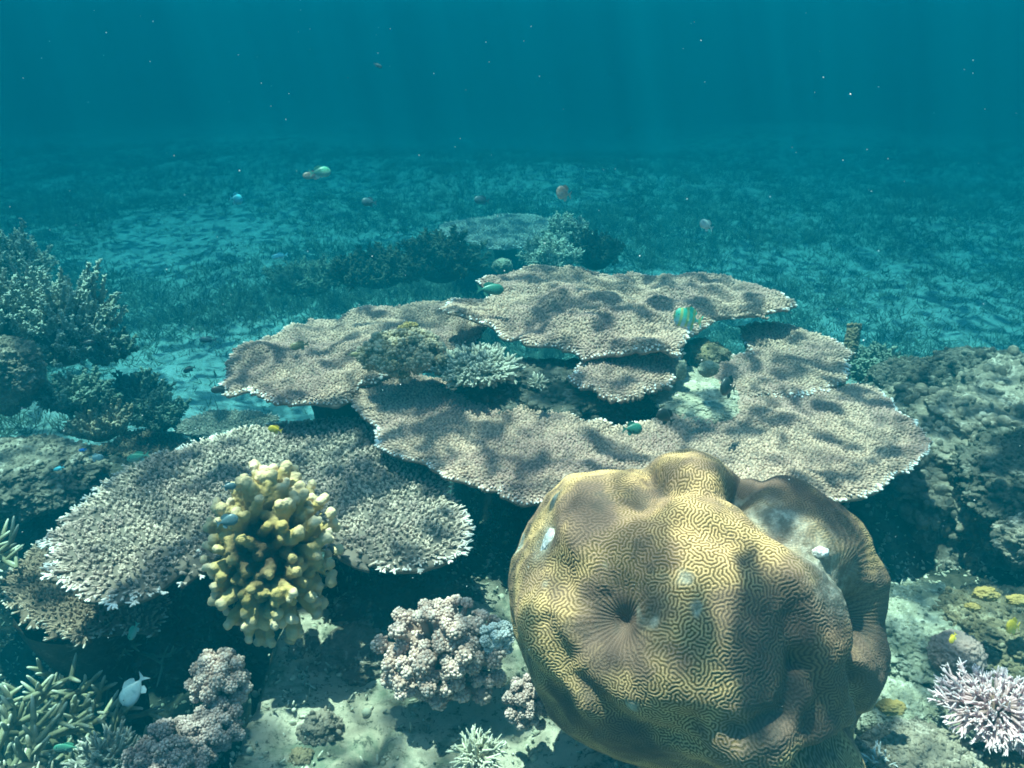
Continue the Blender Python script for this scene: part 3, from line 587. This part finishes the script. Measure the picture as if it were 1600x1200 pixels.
# staghorn thicket, lower left
for k, (px, py, t, lab, L, nd, ax) in enumerate([
        (-75, 880, 1.95, 'pale staghorn coral at the left frame edge above the brown table coral', .10, 8, (.7, -.2, .7)),
        (10, 1165, 1.72, 'large olive staghorn coral in the lower left corner', .09, 13, (.3, -.3, .9)),
        (110, 1125, 1.85, 'dim staghorn coral right of the large one, below the brown table coral', .075, 12, (.2, -.3, .9)),
        (150, 1180, 1.80, 'dark staghorn coral beside the pale green fish at the bottom left', .09, 10, (0, -.4, .8)),
        (20, 1240, 1.60, 'staghorn coral poking up from below the lower left corner', .10, 9, (.2, -.2, .9)),
        (205, 1015, 2.0, 'thin dark staghorn sprigs under the shaded brown table coral', .07, 10, (0, -.4, .8))]):
    bush('staghorn_coral', px, py, t, lab, M_stag if k != 5 else M_dark, 20 + k, nd, L, (.0085 if k != 5 else .005), .003, 2, .70, 3, ax, .0, group='staghorn corals', sides=7)
# fine lilac acropora, right bottom
def fine_bush(name, c, rad, nb, L, r, mat, label, seed, axis, cosmin=0.0, group=None, fork=2, sides=6):
    rr = np.random.default_rng(seed); acc = Acc(); d = sphere_dirs(nb, axis, cosmin, .22); rad = np.array(rad)
    P0 = c + d * rad * .25; M_ = c + d * rad * (.45 + .4 * rr.random((nb, 1))); P1 = M_ + nrm(d * .8 + [0, 0, .25] + rr.normal(0, .42, d.shape)) * L * (.7 + .6 * rr.random((nb, 1)))
    cones(acc, P0, M_, r * 1.5, r * 1.2, sides, tip0=0, tip1=.5); cones(acc, M_ - d * .003, P1, r * 1.15, r * .55, sides, tip0=.5, tip1=1)
    for q in range(fork):
        s0 = M_ + (P1 - M_) * rr.uniform(0, .6, (nb, 1)); dd = nrm(d + rr.normal(0, .55, d.shape)); cones(acc, s0, s0 + dd * L * rr.uniform(.35, .7, (nb, 1)), r, r * .5, sides, tip0=.5, tip1=1)
    balls(acc, [c], rad.min() * .55, 2, .05, .3)
    o = link(name, acc.mesh(name, mat, c), c); tag(o, label, 'coral', group); return o
fine_bush('branching_coral', at(1560, 1105, 1.47), (.130, .11, .042), 320, .021, .0022, M_lilac, 'pale lilac branching coral with needle tips at the lower right edge', 31, (-.1, -.5, .9), -.2, 'branching corals', 3)
fine_bush('branching_coral', at(1372, 1192, 1.42), (.026, .025, .02), 26, .020, .0022, M_white, 'tiny white branching coral at the foot of the brain coral, bottom right', 32, (0, -.5, .8), 0, 'branching corals', 2)
fine_bush('branching_coral', at(748, 1180, 1.46), (.045, .045, .030), 90, .026, .0026, M_tan, 'small tan spiky coral on the pale sand at the bottom edge', 33, (0, -.45, .9), 0, 'branching corals', 1)
fine_bush('branching_coral', at(170, 1190, 1.48), (.075, .07, .040), 120, .026, .0032, M_grey, 'grey green branching coral at the bottom edge left of the mauve clumps', 34, (0, -.4, .9), -.1, 'branching corals', 2)
fine_bush('branching_coral', at(745, 572, 2.34), (.150, .16, .035), 330, .024, .0055, M_grey, 'thick fingered grey green coral in the hollow between the table tiers', 35, (0, -.5, .8), 0, 'branching corals', 2)
fine_bush('branching_coral', at(840, 598, 2.2), (.03, .03, .016), 22, .018, .003, M_grey, 'little pale sprig in the dark gap under the uppermost tier', 36, (0, -.4, .9), 0, 'branching corals', 1)
# bottle-brush coral bushes, upper left
def brush_bush(px, py, t, rad, nb, label, seed, mat=M_bush, r=.0075, nubs=22, nl=.020, axis=(0, 0, 1), cosmin=-.05, group='bushy corals', dz=0.0, twig=.060):
    """dense clump of upright twigs, each studded with short side nubs"""
    rr = np.random.default_rng(seed); c = at(px, py, t); c[2] += dz; acc = Acc(); rad = np.array(rad); nb = int(nb * 3.6)
    d = sphere_dirs(nb, axis, cosmin, .10); lump = 1 + .28 * vnoise(d * 2.6, seed)[:, None]
    B = c + d * rad * lump * rr.uniform(.40, .86, (nb, 1)); dr = nrm(d * .75 + [0, 0, .55] + rr.normal(0, .22, (nb, 3))); tw = twig * rr.uniform(.6, 1.35, (nb, 1)) * (.6 + .4 * rad.max() / .25)
    E = B + dr * tw; cones(acc, B - dr * tw * .5, E, r * 1.3, r * .75, 6, tip0=.1, tip1=1.0)
    main = rr.random(nb) < .25; cones(acc, np.repeat(c[None], main.sum(), 0), B[main], r * 2.2, r * 1.3, 6, tip0=0, tip1=.15)
    u = rr.uniform(-.3, 1, (nb, nubs)); P = (B[:, None] + (E - B)[:, None] * u[..., None]).reshape(-1, 3); uu = u.ravel()
    dd = nrm(np.repeat(dr, nubs, 0) * .7 + rr.normal(0, .7, (nb * nubs, 3)))
    hgt = np.clip((P - c) @ np.array([0, 0, 1.0]) / rad[2] * .4 + .45, 0, 1)
    cones(acc, P, P + dd * (nl * (1.1 - .45 * uu))[:, None], r * .72, r * .45, 5, tip0=.25, tip1=1.0, rnd=np.clip(.6 * hgt + .4 * uu + rr.normal(0, .12, nb * nubs), 0, 1))
    balls(acc, [c], 1.0, 2, .05, .2, squash=rad[None] * .55)
    o = link('bushy_coral', acc.mesh('bushy_coral', mat, c), c); tag(o, label, 'coral', group); return o
brush_bush(95, 520, 3.25, (.27, .25, .25), 70, 'big bushy coral with pale tips beside the turquoise sand channel', 41, axis=(.15, -.2, .95))
brush_bush(-25, 500, 3.1, (.17, .20, .24), 42, 'dark bushy coral cut by the left frame edge', 42)
brush_bush(20, 430, 3.9, (.20, .22, .25), 40, 'hazy taller bushy coral behind the big one at the left edge', 43, nl=.026, r=.008)
brush_bush(170, 552, 3.3, (.10, .12, .06), 26, 'low dark bushy coral under the right side of the big one', 44, mat=M_dark)
brush_bush(215, 622, 3.4, (.12, .14, .09), 28, 'shadowy bushy coral on the sand between the channel and the round table coral', 45, mat=M_dark)
brush_bush(250, 655, 3.2, (.10, .10, .09), 26, 'small dark bushy coral just above the dim flat table coral', 46, mat=M_dark)
brush_bush(160, 672, 2.9, (.11, .11, .07), 36, 'rounded brownish bushy coral left of the dim flat table coral', 47, mat=M_brownsoft, nl=.014)
brush_bush(120, 628, 2.9, (.13, .12, .08), 30, 'dark bushy coral in the shadow right of the pale dome', 48, mat=M_dark)
brush_bush(885, 385, 5.6, (.20, .2, .20), 36, 'hazy bushy coral at the right end of the distant table coral', 49, nl=.04, r=.010, group='distant bushy corals')
brush_bush(930, 402, 5.2, (.20, .2, .15), 34, 'low dark distant bushy coral farthest right of its row', 50, mat=M_weed, nl=.03, r=.009, group='distant bushy corals')
brush_bush(860, 412, 4.9, (.17, .17, .12), 26, 'pale forked distant coral just behind the uppermost tier', 51, nl=.05, r=.008, group='distant bushy corals')
brush_bush(690, 415, 5.2, (.30, .3, .20), 44, 'dark distant bush below and left of the distant table coral', 52, mat=M_weed, nl=.04, r=.010, group='distant bushy corals')
brush_bush(590, 430, 5.1, (.32, .3, .14), 44, 'broad dark bush on the seabed above the left rear table coral', 53, mat=M_weed, nl=.04, r=.010, group='distant bushy corals')
brush_bush(480, 445, 5.4, (.30, .3, .12), 40, 'low dark bush at the right bank of the sand channel', 54, mat=M_dark, nl=.05, r=.007, group='distant bushy corals')
brush_bush(1370, 585, 2.9, (.11, .12, .07), 30, 'greenish bushy coral behind the right rear tier', 55, mat=M_dark, nl=.02)

# ------------------------------------------------------------------ rocks and mound corals
def rock(name, c, rad, label, mat, seed, sub=6, amp=.22, sc=2.2, studs=0, stud_r=.008, stud_mat_tip=.6, cat='rock', group='reef rocks', knob=.0, knobsc=9, flat=0.0):
    V0, F0 = ico(sub); rad = np.array(rad); rr = np.random.default_rng(seed)
    Q = V0 * rad / rad.max() + seed * .37; k = 1 + amp * fbm(V0, sc, 3, seed, .55) + .16 * fbm(Q, sc * 4, 4, seed + 9, .6) + .07 * fbm(Q, sc * 14, 3, seed + 19, .6)
    if knob: k = k + knob * (np.abs(vnoise(Q * knobsc, seed + 4)) ** .7)
    V = V0 * k[:, None] * rad; acc = Acc(); acc.add(V, F0, None, .55, .5)
    if studs:
        idx = rr.integers(0, len(V), studs); idx = idx[V0[idx, 2] > -.35]; P = V[idx]; s = rr.uniform(.45, 1.25, (len(idx), 3))
        balls(acc, P, stud_r * (.25 + 1.0 * rr.random(len(idx)) ** 3), 1, stud_mat_tip, squash=s)
    c = np.asarray(c, float); o = link(name, acc.mesh(name, mat, (0, 0, 0)), c); tag(o, label, cat, group); return o
rock('reef_rock', (1.62, 2.14, -1.19), (.56, .60, .22), 'long dusty reef ledge right of the front table tier', M_rock, 61, 7, studs=9000, stud_r=.019, knob=.06)
rock('reef_rock', (1.36, 1.80, -1.06), (.20, .22, .12), 'weedy dark boulder under the right tip of the front table tier', M_rock_dark, 62, 6, studs=3500, stud_r=.009)
rock('reef_rock', (1.36, 1.58, -1.07), (.22, .12, .07), 'pale broken shelf overhanging the dark hollow at the right edge', M_rock, 63, 6, studs=2500, stud_r=.008)
rock('mound_coral', at(1530, 594, 2.75), (.17, .16, .09), 'purplish lumpy mound coral on the crest of the right ledge', M_rock_dark, 64, 6, studs=2600, stud_r=.014, cat='coral', group='mound corals', knob=.12)
rock('mound_coral', at(1425, 602, 2.7), (.12, .14, .065), 'smaller grey mound coral left of the purplish one on the right ledge', M_rock_dark, 65, 6, studs=2000, stud_r=.012, cat='coral', group='mound corals', knob=.12)
rock('mound_coral', at(1612, 598, 2.7), (.13, .14, .07), 'grey mound coral cut by the right frame edge', M_rock_dark, 66, 6, studs=2000, stud_r=.012, cat='coral', group='mound corals', knob=.12)
rock('mound_coral', at(-10, 585, 2.75), (.15, .15, .13), 'pale dome of rough coral at the left edge below the bushy corals', M_rock, 67, 6, studs=3600, stud_r=.009, cat='coral', group='mound corals', stud_mat_tip=.9)
rock('reef_rock', at(20, 725, 2.45) - [0, 0, .05], (.24, .20, .09), 'sunlit rubble ledge at the left edge above the pale staghorn', M_rock, 68, 6, studs=3500, stud_r=.009)
rock('reef_rock', at(150, 735, 2.6) - [0, 0, .16], (.30, .25, .16), 'dark boulder in shade between the left ledge and the round table coral', M_rock_dark, 69, 6, studs=2500, stud_r=.010)
rock('reef_rock', at(860, 585, 2.42) - [0, 0, .06], (.30, .20, .075), 'added dark rock standing in for shade beneath the uppermost tier', M_stalk, 88, 6, amp=.3, studs=1500, stud_r=.012)  # added to fill the gap and make the hollow read as shade
rock('reef_rock', on(1100, 563, -.96), (.085, .10, .060), 'brown rock showing in the gap below the striped green fish', M_rock_brown, 70, 5, studs=700, stud_r=.007)
rock('reef_rock', on(1082, 616, -.945) + [0, 0, .0], (.125, .20, .024), 'sunlit cream coloured rock right of the small pale rimmed lip', M_cream, 71, 6, amp=.15, studs=1600, stud_r=.005)
rock('reef_rock', at(1065, 568, 2.3) - [0, 0, .02], (.016, .02, .030), 'small whitish upright stone left of the brown rock', M_rock_pale, 72, 4)
rock('reef_rock', at(1108, 566, 2.2) - [0, 0, .02], (.028, .02, .022), 'small whitish stone at the front of the brown rock', M_rock_pale, 73, 4)
rock('mound_coral', at(785, 416, 4.7), (.060, .06, .045), 'yellowish hazy mound coral below the distant table coral', M_rock_pale, 74, 5, cat='coral', group='mound corals')
rock('encrusting_coral', at(1448, 1185, 1.42) - [0, 0, .03], (.115, .10, .050), 'coarse grey knobbly crust coral at the bottom right of the brain coral', M_rock, 75, 6, amp=.10, studs=5200, stud_r=.0055, cat='coral', group='encrusting corals')
rock('mound_coral', at(1497, 1018, 1.62) - [0, 0, .01], (.052, .05, .045), 'smooth grey dome behind the lilac branching coral', M_mauve, 76, 5, amp=.05, cat='coral', group='mound corals')
rock('reef_rock', at(1440, 960, 1.75) - [0, 0, .06], (.19, .15, .07), 'pale pitted reef rock on the right side of the brain coral', M_rock_pale, 77, 6, amp=.25, studs=2200, stud_r=.006, knob=.05)
rock('reef_rock', at(1570, 960, 1.72) - [0, 0, .06], (.17, .15, .075), 'yellow stained rubbly rock at the right edge under the hollow', M_rock_brown, 78, 6, amp=.3, studs=2600, stud_r=.007)
rock('reef_rock', at(1410, 1085, 1.55) - [0, 0, .05], (.085, .09, .05), 'pale smooth reef rock between brain coral and lilac coral', M_rock_pale, 79, 6, amp=.18, studs=600, stud_r=.004)
rock('reef_rock', at(1585, 1215, 1.42) - [0, 0, .02], (.075, .08, .05), 'dark brown rock in the lower right corner', M_rock_brown, 80, 5, amp=.25, studs=500, stud_r=.006)
rock('reef_rock', at(1335, 1240, 1.45), (.10, .08, .07), 'rock the brain coral sits on, at the bottom edge', M_rock_brown, 81, 5, studs=700, stud_r=.006)
rock('reef_rock', at(500, 1140, 1.56) - [0, 0, .0], (.038, .035, .03), 'small rubbly stone on the pale sand, lower centre left', M_rock, 82, 5, amp=.35, studs=300, stud_r=.006)
rock('reef_rock', at(470, 1180, 1.50) - [0, 0, .012], (.024, .022, .018), 'tiny orange tinted stone at the bottom edge of the pale sand', M_rock_brown, 83, 4, amp=.35, studs=100, stud_r=.005)
rock('reef_rock', at(560, 1000, 1.78) - [0, 0, .035], (.09, .08, .045), 'greenish lump of reef at the upper end of the pale sand slope', M_rock, 84, 5, amp=.35, studs=600, stud_r=.005)
rock('reef_rock', at(470, 1000, 1.80) - [0, 0, .07], (.06, .09, .07), 'ragged crest of reef rock below the yellow finger coral', M_rock, 85, 5, amp=.45, studs=500, stud_r=.006)
rock('reef_rock', at(640, 925, 1.90) - [0, 0, .05], (.20, .10, .05), 'shadowed rubble heap beneath the round table coral', M_rock_dark, 86, 6, amp=.35, studs=1800, stud_r=.008)
rock('reef_rock', at(330, 955, 2.1) - [0, 0, .06], (.20, .16, .16), 'dark green reef wall behind the yellow finger coral', M_rock_dark, 87, 6, amp=.3, studs=1500, stud_r=.008)
for k, (px, py, r_, lab) in enumerate([(1540, 928, .016, 'yellow sponge crust on the rubbly rock under the right hollow'), (1590, 938, .014, 'second yellow sponge crust, nearer the right frame edge'),
                                     (1520, 948, .010, 'small greenish yellow sponge crust left of the other two'), (1393, 1105, .016, 'mustard sponge against the lower right flank of the brain coral')]):
    rock('yellow_sponge', at(px, py, 1.60 if k < 3 else 1.42), (r_ * 1.5, r_, r_ * .7), lab, M_yellow, 120 + k, 4, amp=.4, cat='sponge', group='yellow sponges')
# upright stubs
def stub(px, py, t, h, r, lean, label, seed):
    c = at(px, py, t); top = c + UP * h + RIGHT * lean; acc = Acc(); rr = np.random.default_rng(seed)
    cones(acc, [c - UP * h * .4], [top], r * .9, r, 14, prof=[(0, 1), (.2, .9), (.4, 1.05), (.6, .95), (.8, 1.1), (.93, .9), (1, .4)], tip0=.4, tip1=.7)
    u = rr.random(420); a = rr.uniform(0, 6.28, 420); P = (c - UP * h * .4) + (top - c + UP * h * .4) * u[:, None] + r * .95 * (np.cos(a)[:, None] * RIGHT + np.sin(a)[:, None] * FWD); balls(acc, P, r * .22 * (.4 + rr.random(420)), 1, .6)
    tag(link('stub_sponge', acc.mesh('stub_sponge', M_rock_brown if seed == 1 else M_mauve, c), c), label, 'sponge', 'upright sponges')
stub(1326, 545, 2.75, .085, .021, .02, 'upright brown stub sponge behind the right rear tier', 1)
stub(1543, 562, 3.1, .045, .020, .0, 'dim reddish stub sponge on the crest of the right ledge', 2)

# ------------------------------------------------------------------ far thicket of weed and twiggy coral (nobody could count it)
def thicket():
    rr = np.random.default_rng(9); acc = Acc(); n0 = 60000
    y = 2.9 + (rr.random(n0) ** 1.25) * 13; x = (rr.random(n0) * 2 - 1) * (.72 * y + .6)
    P = np.stack([x, y, 0 * x], -1); a = algae_shade_mask(x, y); keep = rr.random(n0) < (a * .9 + .05) * np.clip(1.25 - .04 * y, .4, 1)
    keep &= ~((y < 4.0) & (x > -.3))
    x, y = x[keep], y[keep]; z = ground_z(x, y); P = np.stack([x, y, z - .01], -1); n = len(x); a = a[keep]
    h = (.025 + .085 * rr.random(n) * (0.4 + a)) * (1 + .05 * y)
    for k in range(5):
        d = nrm(np.stack([rr.normal(0, .75, n), rr.normal(0, .75, n), np.full(n, .8)], 1)); Pa = P + rr.normal(0, .03, (n, 3)) * [1, 1, 0]
        cones(acc, Pa, Pa + d * (h * rr.uniform(.6, 1.2, n))[:, None], .0022 * (1 + .12 * y), .0012 * (1 + .12 * y), 4, prof=[(0, 1), (.6, .9), (1, .4)])
    o = link('seaweed_thicket', acc.mesh('seaweed_thicket', M_dark)); tag(o, 'low thicket of weed and twiggy coral over the far seabed', 'seaweed', None, 'stuff')
thicket()
def scrub():
    rr = np.random.default_rng(12); acc = Acc(); n = 20000
    x = rr.uniform(-1.9, 2.4, n); y = rr.uniform(.75, 3.2, n); z = ground_z(x, y); a = algae_shade_mask(x, y); k = rr.random(n) < (.45 + .5 * a)
    P = np.stack([x, y, z], 1)[k]; m = len(P); d = nrm(rr.normal(0, .7, (m, 3)) * [1, 1, .2] + [0, 0, .8]); L = rr.uniform(.005, .020, m)
    cones(acc, P, P + d * L[:, None], .003, .002, 5); Q = P[rr.random(m) < .5] + rr.normal(0, .01, (1, 3)) * [1, 1, 0]
    balls(acc, Q, rr.uniform(.002, .009, len(Q)), 1, .6, squash=rr.uniform(.5, 1.3, (len(Q), 3)))
    o = link('coral_rubble', acc.mesh('coral_rubble', M_tan)); tag(o, 'coral rubble crumbs and turf strewn over the near reef floor', 'rubble', None, 'stuff')
scrub()

# ------------------------------------------------------------------ fish
def fish_mat(name, top, belly, stripe=None, ns=5, fin=None):
    m, n, b = newmat(name); tc = N(n, 'ShaderNodeTexCoord'); s = N(n, 'ShaderNodeSeparateXYZ'); n.links.new(tc.outputs['Object'], s.inputs[0])
    r = ramp(n, s.outputs[2], (-.28, .12)); c = mix(n, r, belly, top)
    if stripe:
        w = N(n, 'ShaderNodeMath', operation='SINE'); k = N(n, 'ShaderNodeMath', operation='MULTIPLY'); k.inputs[1].default_value = 2 * math.pi * ns; n.links.new(s.outputs[0], k.inputs[0]); n.links.new(k.outputs[0], w.inputs[0])
        c = mix(n, ramp(n, w.outputs[0], (.0, .6)), c, stripe)
    c = mix(n, ramp(n, noise(n, 26, 2, .6), (.2, .9)), mix(n, .3, c, (.05, .05, .05)), c)
    n.links.new(c, b.inputs['Base Color']); b.inputs['Roughness'].default_value = .38; b.inputs['Specular IOR Level'].default_value = .5
    return m
FM = {
 'green': fish_mat('fish_green', (.10, .42, .25), (.40, .55, .46)), 'greenstripe': fish_mat('fish_green_barred', (.10, .80, .46), (.72, .85, .85), (.62, .72, .22), 4.5),
 'pale': fish_mat('fish_pale', (.50, .66, .62), (.75, .82, .78)), 'bluewhite': fish_mat('fish_silver', (.36, .52, .52), (.55, .70, .70)), 'cyan': fish_mat('fish_cyan', (.08, .60, .70), (.35, .8, .8)),
 'blue': fish_mat('fish_blue', (.02, .25, .85), (.1, .5, .95)), 'dark': fish_mat('fish_dark', (.015, .022, .02), (.035, .045, .04)), 'slate': fish_mat('fish_slate', (.06, .12, .14), (.10, .18, .20)),
 'yellow': fish_mat('fish_yellow', (.85, .58, .03), (.9, .7, .12)), 'orange': fish_mat('fish_orange', (.50, .25, .08), (.55, .36, .18)), 'brown': fish_mat('fish_brown', (.28, .22, .09), (.36, .30, .16)),
 'deepgreen': fish_mat('fish_deep_green', (.03, .20, .13), (.08, .28, .20)), 'butter': fish_mat('fish_butter', (.34, .22, .15), (.6, .5, .4), None)}
eye_m = newmat('fish_eye')[0]; eye_m.node_tree.nodes['Principled BSDF'].inputs['Base Color'].default_value = (.01, .01, .01, 1); eye_m.node_tree.nodes['Principled BSDF'].inputs['Roughness'].default_value = .15
def fish_meshes(hr, mat):
    """unit-length fish, nose at +x"""
    ns, na = 18, 14; u = np.linspace(0, 1, ns); xs = .5 - u * .80
    hh = hr * .5 * np.sin(np.pi * np.clip(u, 0, 1) ** .72) ** .75 * (1 - .15 * u) + .035 * u * hr + .004; ww = hh * .36 + .012 * np.sin(np.pi * u)
    A = np.linspace(0, 2 * np.pi, na, endpoint=False); V = np.stack([np.repeat(xs[:, None], na, 1), ww[:, None] * np.cos(A), hh[:, None] * np.sin(A)], -1).reshape(-1, 3)
    j = np.arange(na); q = np.concatenate([np.stack([k * na + j, k * na + (j + 1) % na, (k + 1) * na + (j + 1) % na, (k + 1) * na + j], 1) for k in range(ns - 1)])
    V = np.concatenate([V, [[.515, 0, -.005], [xs[-1] - .01, 0, 0]]]); t = np.concatenate([np.stack([(j + 1) % na, j, np.full(na, ns * na)], 1), np.stack([(ns - 1) * na + j, (ns - 1) * na + (j + 1) % na, np.full(na, ns * na + 1)], 1)])
    body = mesh_np('body', V, [q, t], mat)
    def fin(name, pts, th=.008):
        pts = np.array(pts, float); k = len(pts); V = np.concatenate([np.stack([pts[:, 0], np.full(k, s * th), pts[:, 1]], 1) for s in (1, -1)]); c0 = pts.mean(0); V = np.concatenate([V, [[c0[0], th * 1.3, c0[1]], [c0[0], -th * 1.3, c0[1]]]])
        i = np.arange(k); i2 = (i + 1) % k; return mesh_np(name, V, [np.concatenate([np.stack([i, i2, np.full(k, 2 * k)], 1), np.stack([i2 + k, i + k, np.full(k, 2 * k + 1)], 1)]), np.stack([i, i + k, i2 + k, i2], 1)], mat, smooth=False)
    h = hr * .5
    tail = fin('tail_fin', [(-.28, .03), (-.36, .06), (-.50, .19 * (hr + .5)), (-.455, .05), (-.43, 0), (-.455, -.05), (-.50, -.19 * (hr + .5)), (-.36, -.06), (-.28, -.03)])
    dors = fin('dorsal_fin', [(.20, h * .78), (.10, h * 1.12), (-.05, h * 1.28), (-.20, h * 1.02), (-.27, h * .72), (-.20, h * .35), (.0, h * .70)])
    anal = fin('anal_fin', [(-.02, -h * .80), (-.10, -h * 1.20), (-.20, -h * 1.05), (-.25, -h * .60), (-.18, -h * .35)])
    pec = fin('pectoral_fin', [(.16, -.02), (.06, .04), (-.02, -.02), (.0, -.09), (.10, -.07)], .004)
    eyes = Acc(); balls(eyes, [[.36, s * (.36 * h * .62 + .006), h * .18] for s in (1, -1)], .026, 2)
    return body, tail, dors, anal, pec, eyes.mesh('eye', eye_m), h
_fc = {}
def fish(px, py, t, lpx, col, label, face='R', ang=0, yaw=0, hr=.48, roll=0, group='reef fish'):
    key = (col, hr)
    if key not in _fc: _fc[key] = fish_meshes(hr, FM[col])
    body, tail, dors, anal, pec, eye, h = _fc[key]
    L = lpx * t / F; p = at(px, py, t)
    e = empty('reef_fish', p, label, 'fish', group)
    sgn = 1 if face == 'R' else -1; a = math.radians(ang); yw = math.radians(yaw)
    fx = (RIGHT * math.cos(a) * sgn + UP * math.sin(a)); upv = (UP * math.cos(a) - RIGHT * math.sin(a) * sgn)
    side = np.cross(upv, fx); fx2 = fx * math.cos(yw) + side * math.sin(yw); side2 = np.cross(upv, fx2)
    Mx = Matrix([[fx2[i], side2[i], upv[i]] for i in range(3)]).to_4x4()
    e.matrix_world = Matrix.Translation(tuple(p)) @ Mx @ Matrix.Scale(L, 4)
    for nme, me in (('body', body), ('tail_fin', tail), ('dorsal_fin', dors), ('anal_fin', anal), ('eye', eye)):
        o = bpy.data.objects.new(nme, me); C.objects.link(o); o.parent = e
    for s in (1, -1):
        o = bpy.data.objects.new('pectoral_fin', pec); C.objects.link(o); o.parent = e; o.location = (0, s * (.36 * h + .012), 0); o.rotation_euler = (0, 0, s * -.35)
fish(1075, 498, 2.05, 50, 'greenstripe', 'bright green barred fish hovering at the front of the uppermost table tier', 'L', 12, 12, .62)
fish(1040, 651, 1.85, 34, 'dark', 'black fish over the front table tier below the cream rock', 'L', 35, 20, .62)
fish(988, 670, 1.80, 34, 'deepgreen', 'dark green fish left of the black one on the front table tier', 'R', 0, 15, .55)
fish(1138, 605, 2.0, 38, 'dark', 'round charcoal fish against the right side of the cream rock', 'L', 10, 40, .80)
fish(430, 671, 1.95, 22, 'yellow', 'small yellow fish above the back rim of the round table coral', 'L', 15, 15, .52)
fish(355, 814, 1.48, 34, 'slate', 'slate blue fish in front of the yellow finger coral', 'R', 15, 15, .55)
fish(357, 760, 1.50, 24, 'slate', 'small slate fish at the upper left of the yellow finger coral', 'R', 0, 30, .50)
fish(468, 540, 2.2, 30, 'brown', 'olive brown fish gliding over the left rear table coral', 'L', -12, 15, .42)
fish(552, 554, 2.2, 18, 'brown', 'tiny brown fish right of the olive one on the left rear table coral', 'R', 0, 20, .45)
fish(766, 452, 2.6, 44, 'deepgreen', 'dull green fish at the left end of the uppermost tier', 'R', 0, 15, .42)
fish(500, 269, 3.2, 34, 'green', 'bright green fish highest in open water, left of centre', 'R', 12, 20, .50)
fish(488, 274, 3.3, 30, 'butter', 'brownish fish overlapping the highest green one', 'L', -10, 20, .40)
fish(369, 311, 3.4, 22, 'cyan', 'turquoise fish in open water, leftmost of the high ones', 'R', 0, 45, .75)
fish(577, 316, 3.5, 24, 'slate', 'dusky fish in open water below and right of the bright green one', 'L', 0, 25, .55)
fish(753, 313, 3.8, 26, 'slate', 'dim fish in open water above the distant table coral', 'L', 0, 25, .5)
fish(881, 302, 3.0, 27, 'butter', 'orange brown butterfly shaped fish in open water right of centre', 'L', 8, 25, .80)
fish(1104, 352, 2.9, 26, 'pale', 'cream fish in open water, farthest right', 'L', 25, 20, .55)
fish(437, 400, 3.0, 26, 'cyan', 'slim pale turquoise fish above the left rear table coral', 'L', -12, 10, .34)
fish(325, 531, 2.9, 26, 'slate', 'thin dark fish over the sand left of the rear table coral', 'L', 0, 15, .36)
fish(296, 577, 3.0, 20, 'dark', 'small dark fish over bright sand, nose down', 'L', -25, 15, .42)
fish(344, 609, 2.3, 28, 'dark', 'dark fish under the left tip of the rear table coral', 'L', 0, 20, .40)
fish(137, 536, 2.9, 24, 'dark', 'dark fish by the low bush at the left bank of the sand', 'R', 0, 20, .45)
fish(216, 714, 2.1, 34, 'green', 'green fish rising off the back left rim of the round table coral', 'L', -14, 15, .42)
fish(150, 715, 2.2, 22, 'pale', 'pale fish above the shaded boulder at left', 'R', 0, 25, .48)
fish(129, 703, 2.2, 12, 'blue', 'tiny electric blue fish above the pale one at left', 'L', -10, 10, .40)
fish(92, 732, 2.2, 17, 'cyan', 'tiny cyan fish left of the pale one', 'L', -18, 10, .36)
fish(209, 986, 1.60, 29, 'green', 'small light green fish standing nose down under the brown table coral', 'L', -72, 20, .42)
fish(209, 1078, 1.50, 52, 'bluewhite', 'largest pale silvery fish in the dark hollow at lower left', 'L', -58, 22, .58)
fish(104, 1168, 1.50, 38, 'green', 'light green fish low among the staghorn at the bottom left', 'L', 4, 15, .34)
fish(1150, 1160, 1.10, 58, 'orange', 'orange fish sheltering under the brain coral at the bottom', 'L', -18, 25, .48)
fish(1583, 979, 1.50, 32, 'yellow', 'bright yellow fish at the right frame edge', 'L', 8, 25, .72)
fish(1489, 997, 1.48, 20, 'yellow', 'little yellow fish over the smooth grey dome', 'L', -45, 20, .45)
fish(590, 102, 2.6, 14, 'slate', 'faint tiny fish near the top of the open water', 'R', -20, 20, .4)

# ------------------------------------------------------------------ drifting specks and the sea's haze
rr = np.random.default_rng(77); acc = Acc(); n_ = 460
tt = rr.uniform(.7, 4.0, n_); pts = np.array([at(px, py, t) for px, py, t in zip(rr.uniform(-100, 1700, n_), rr.uniform(-60, 1250, n_), tt)])
kp = (rr.random(n_) < np.where(pts[:, 1] > 0, 1, 0)); balls(acc, pts[kp], rr.uniform(.0003, .0009, n_)[kp] * tt[kp] ** .6, 1, 1.0)
tag(link('drifting_specks', acc.mesh('drifting_specks', M_white)), 'pale specks of plankton drifting in the water', 'plankton', None, 'stuff')

m, n, b = newmat('sea_haze'); n.nodes.remove(b)
v = N(n, 'ShaderNodeVolumePrincipled'); v.inputs['Color'].default_value = (*HAZE_COLOR, 1); v.inputs['Absorption Color'].default_value = (*HAZE_ABSORB, 1)
v.inputs['Density'].default_value = HAZE_DENSITY; v.inputs['Anisotropy'].default_value = 0.0
n.links.new(v.outputs[0], n.nodes['Material Output'].inputs['Volume'])
x0, x1, y0, y1, z0, z1 = -70, 70, -35, 85, -4.2, 1.0
V = np.array([(x, y, z) for z in (z0, z1) for y in (y0, y1) for x in (x0, x1)], float)
me = mesh_np('haze', V, [np.array([(0, 2, 3, 1), (4, 5, 7, 6), (0, 1, 5, 4), (2, 6, 7, 3), (0, 4, 6, 2), (1, 3, 7, 5)])], m, smooth=False)
tag(link('haze', me), 'blue green haze of the sea water', 'haze', None, 'stuff')
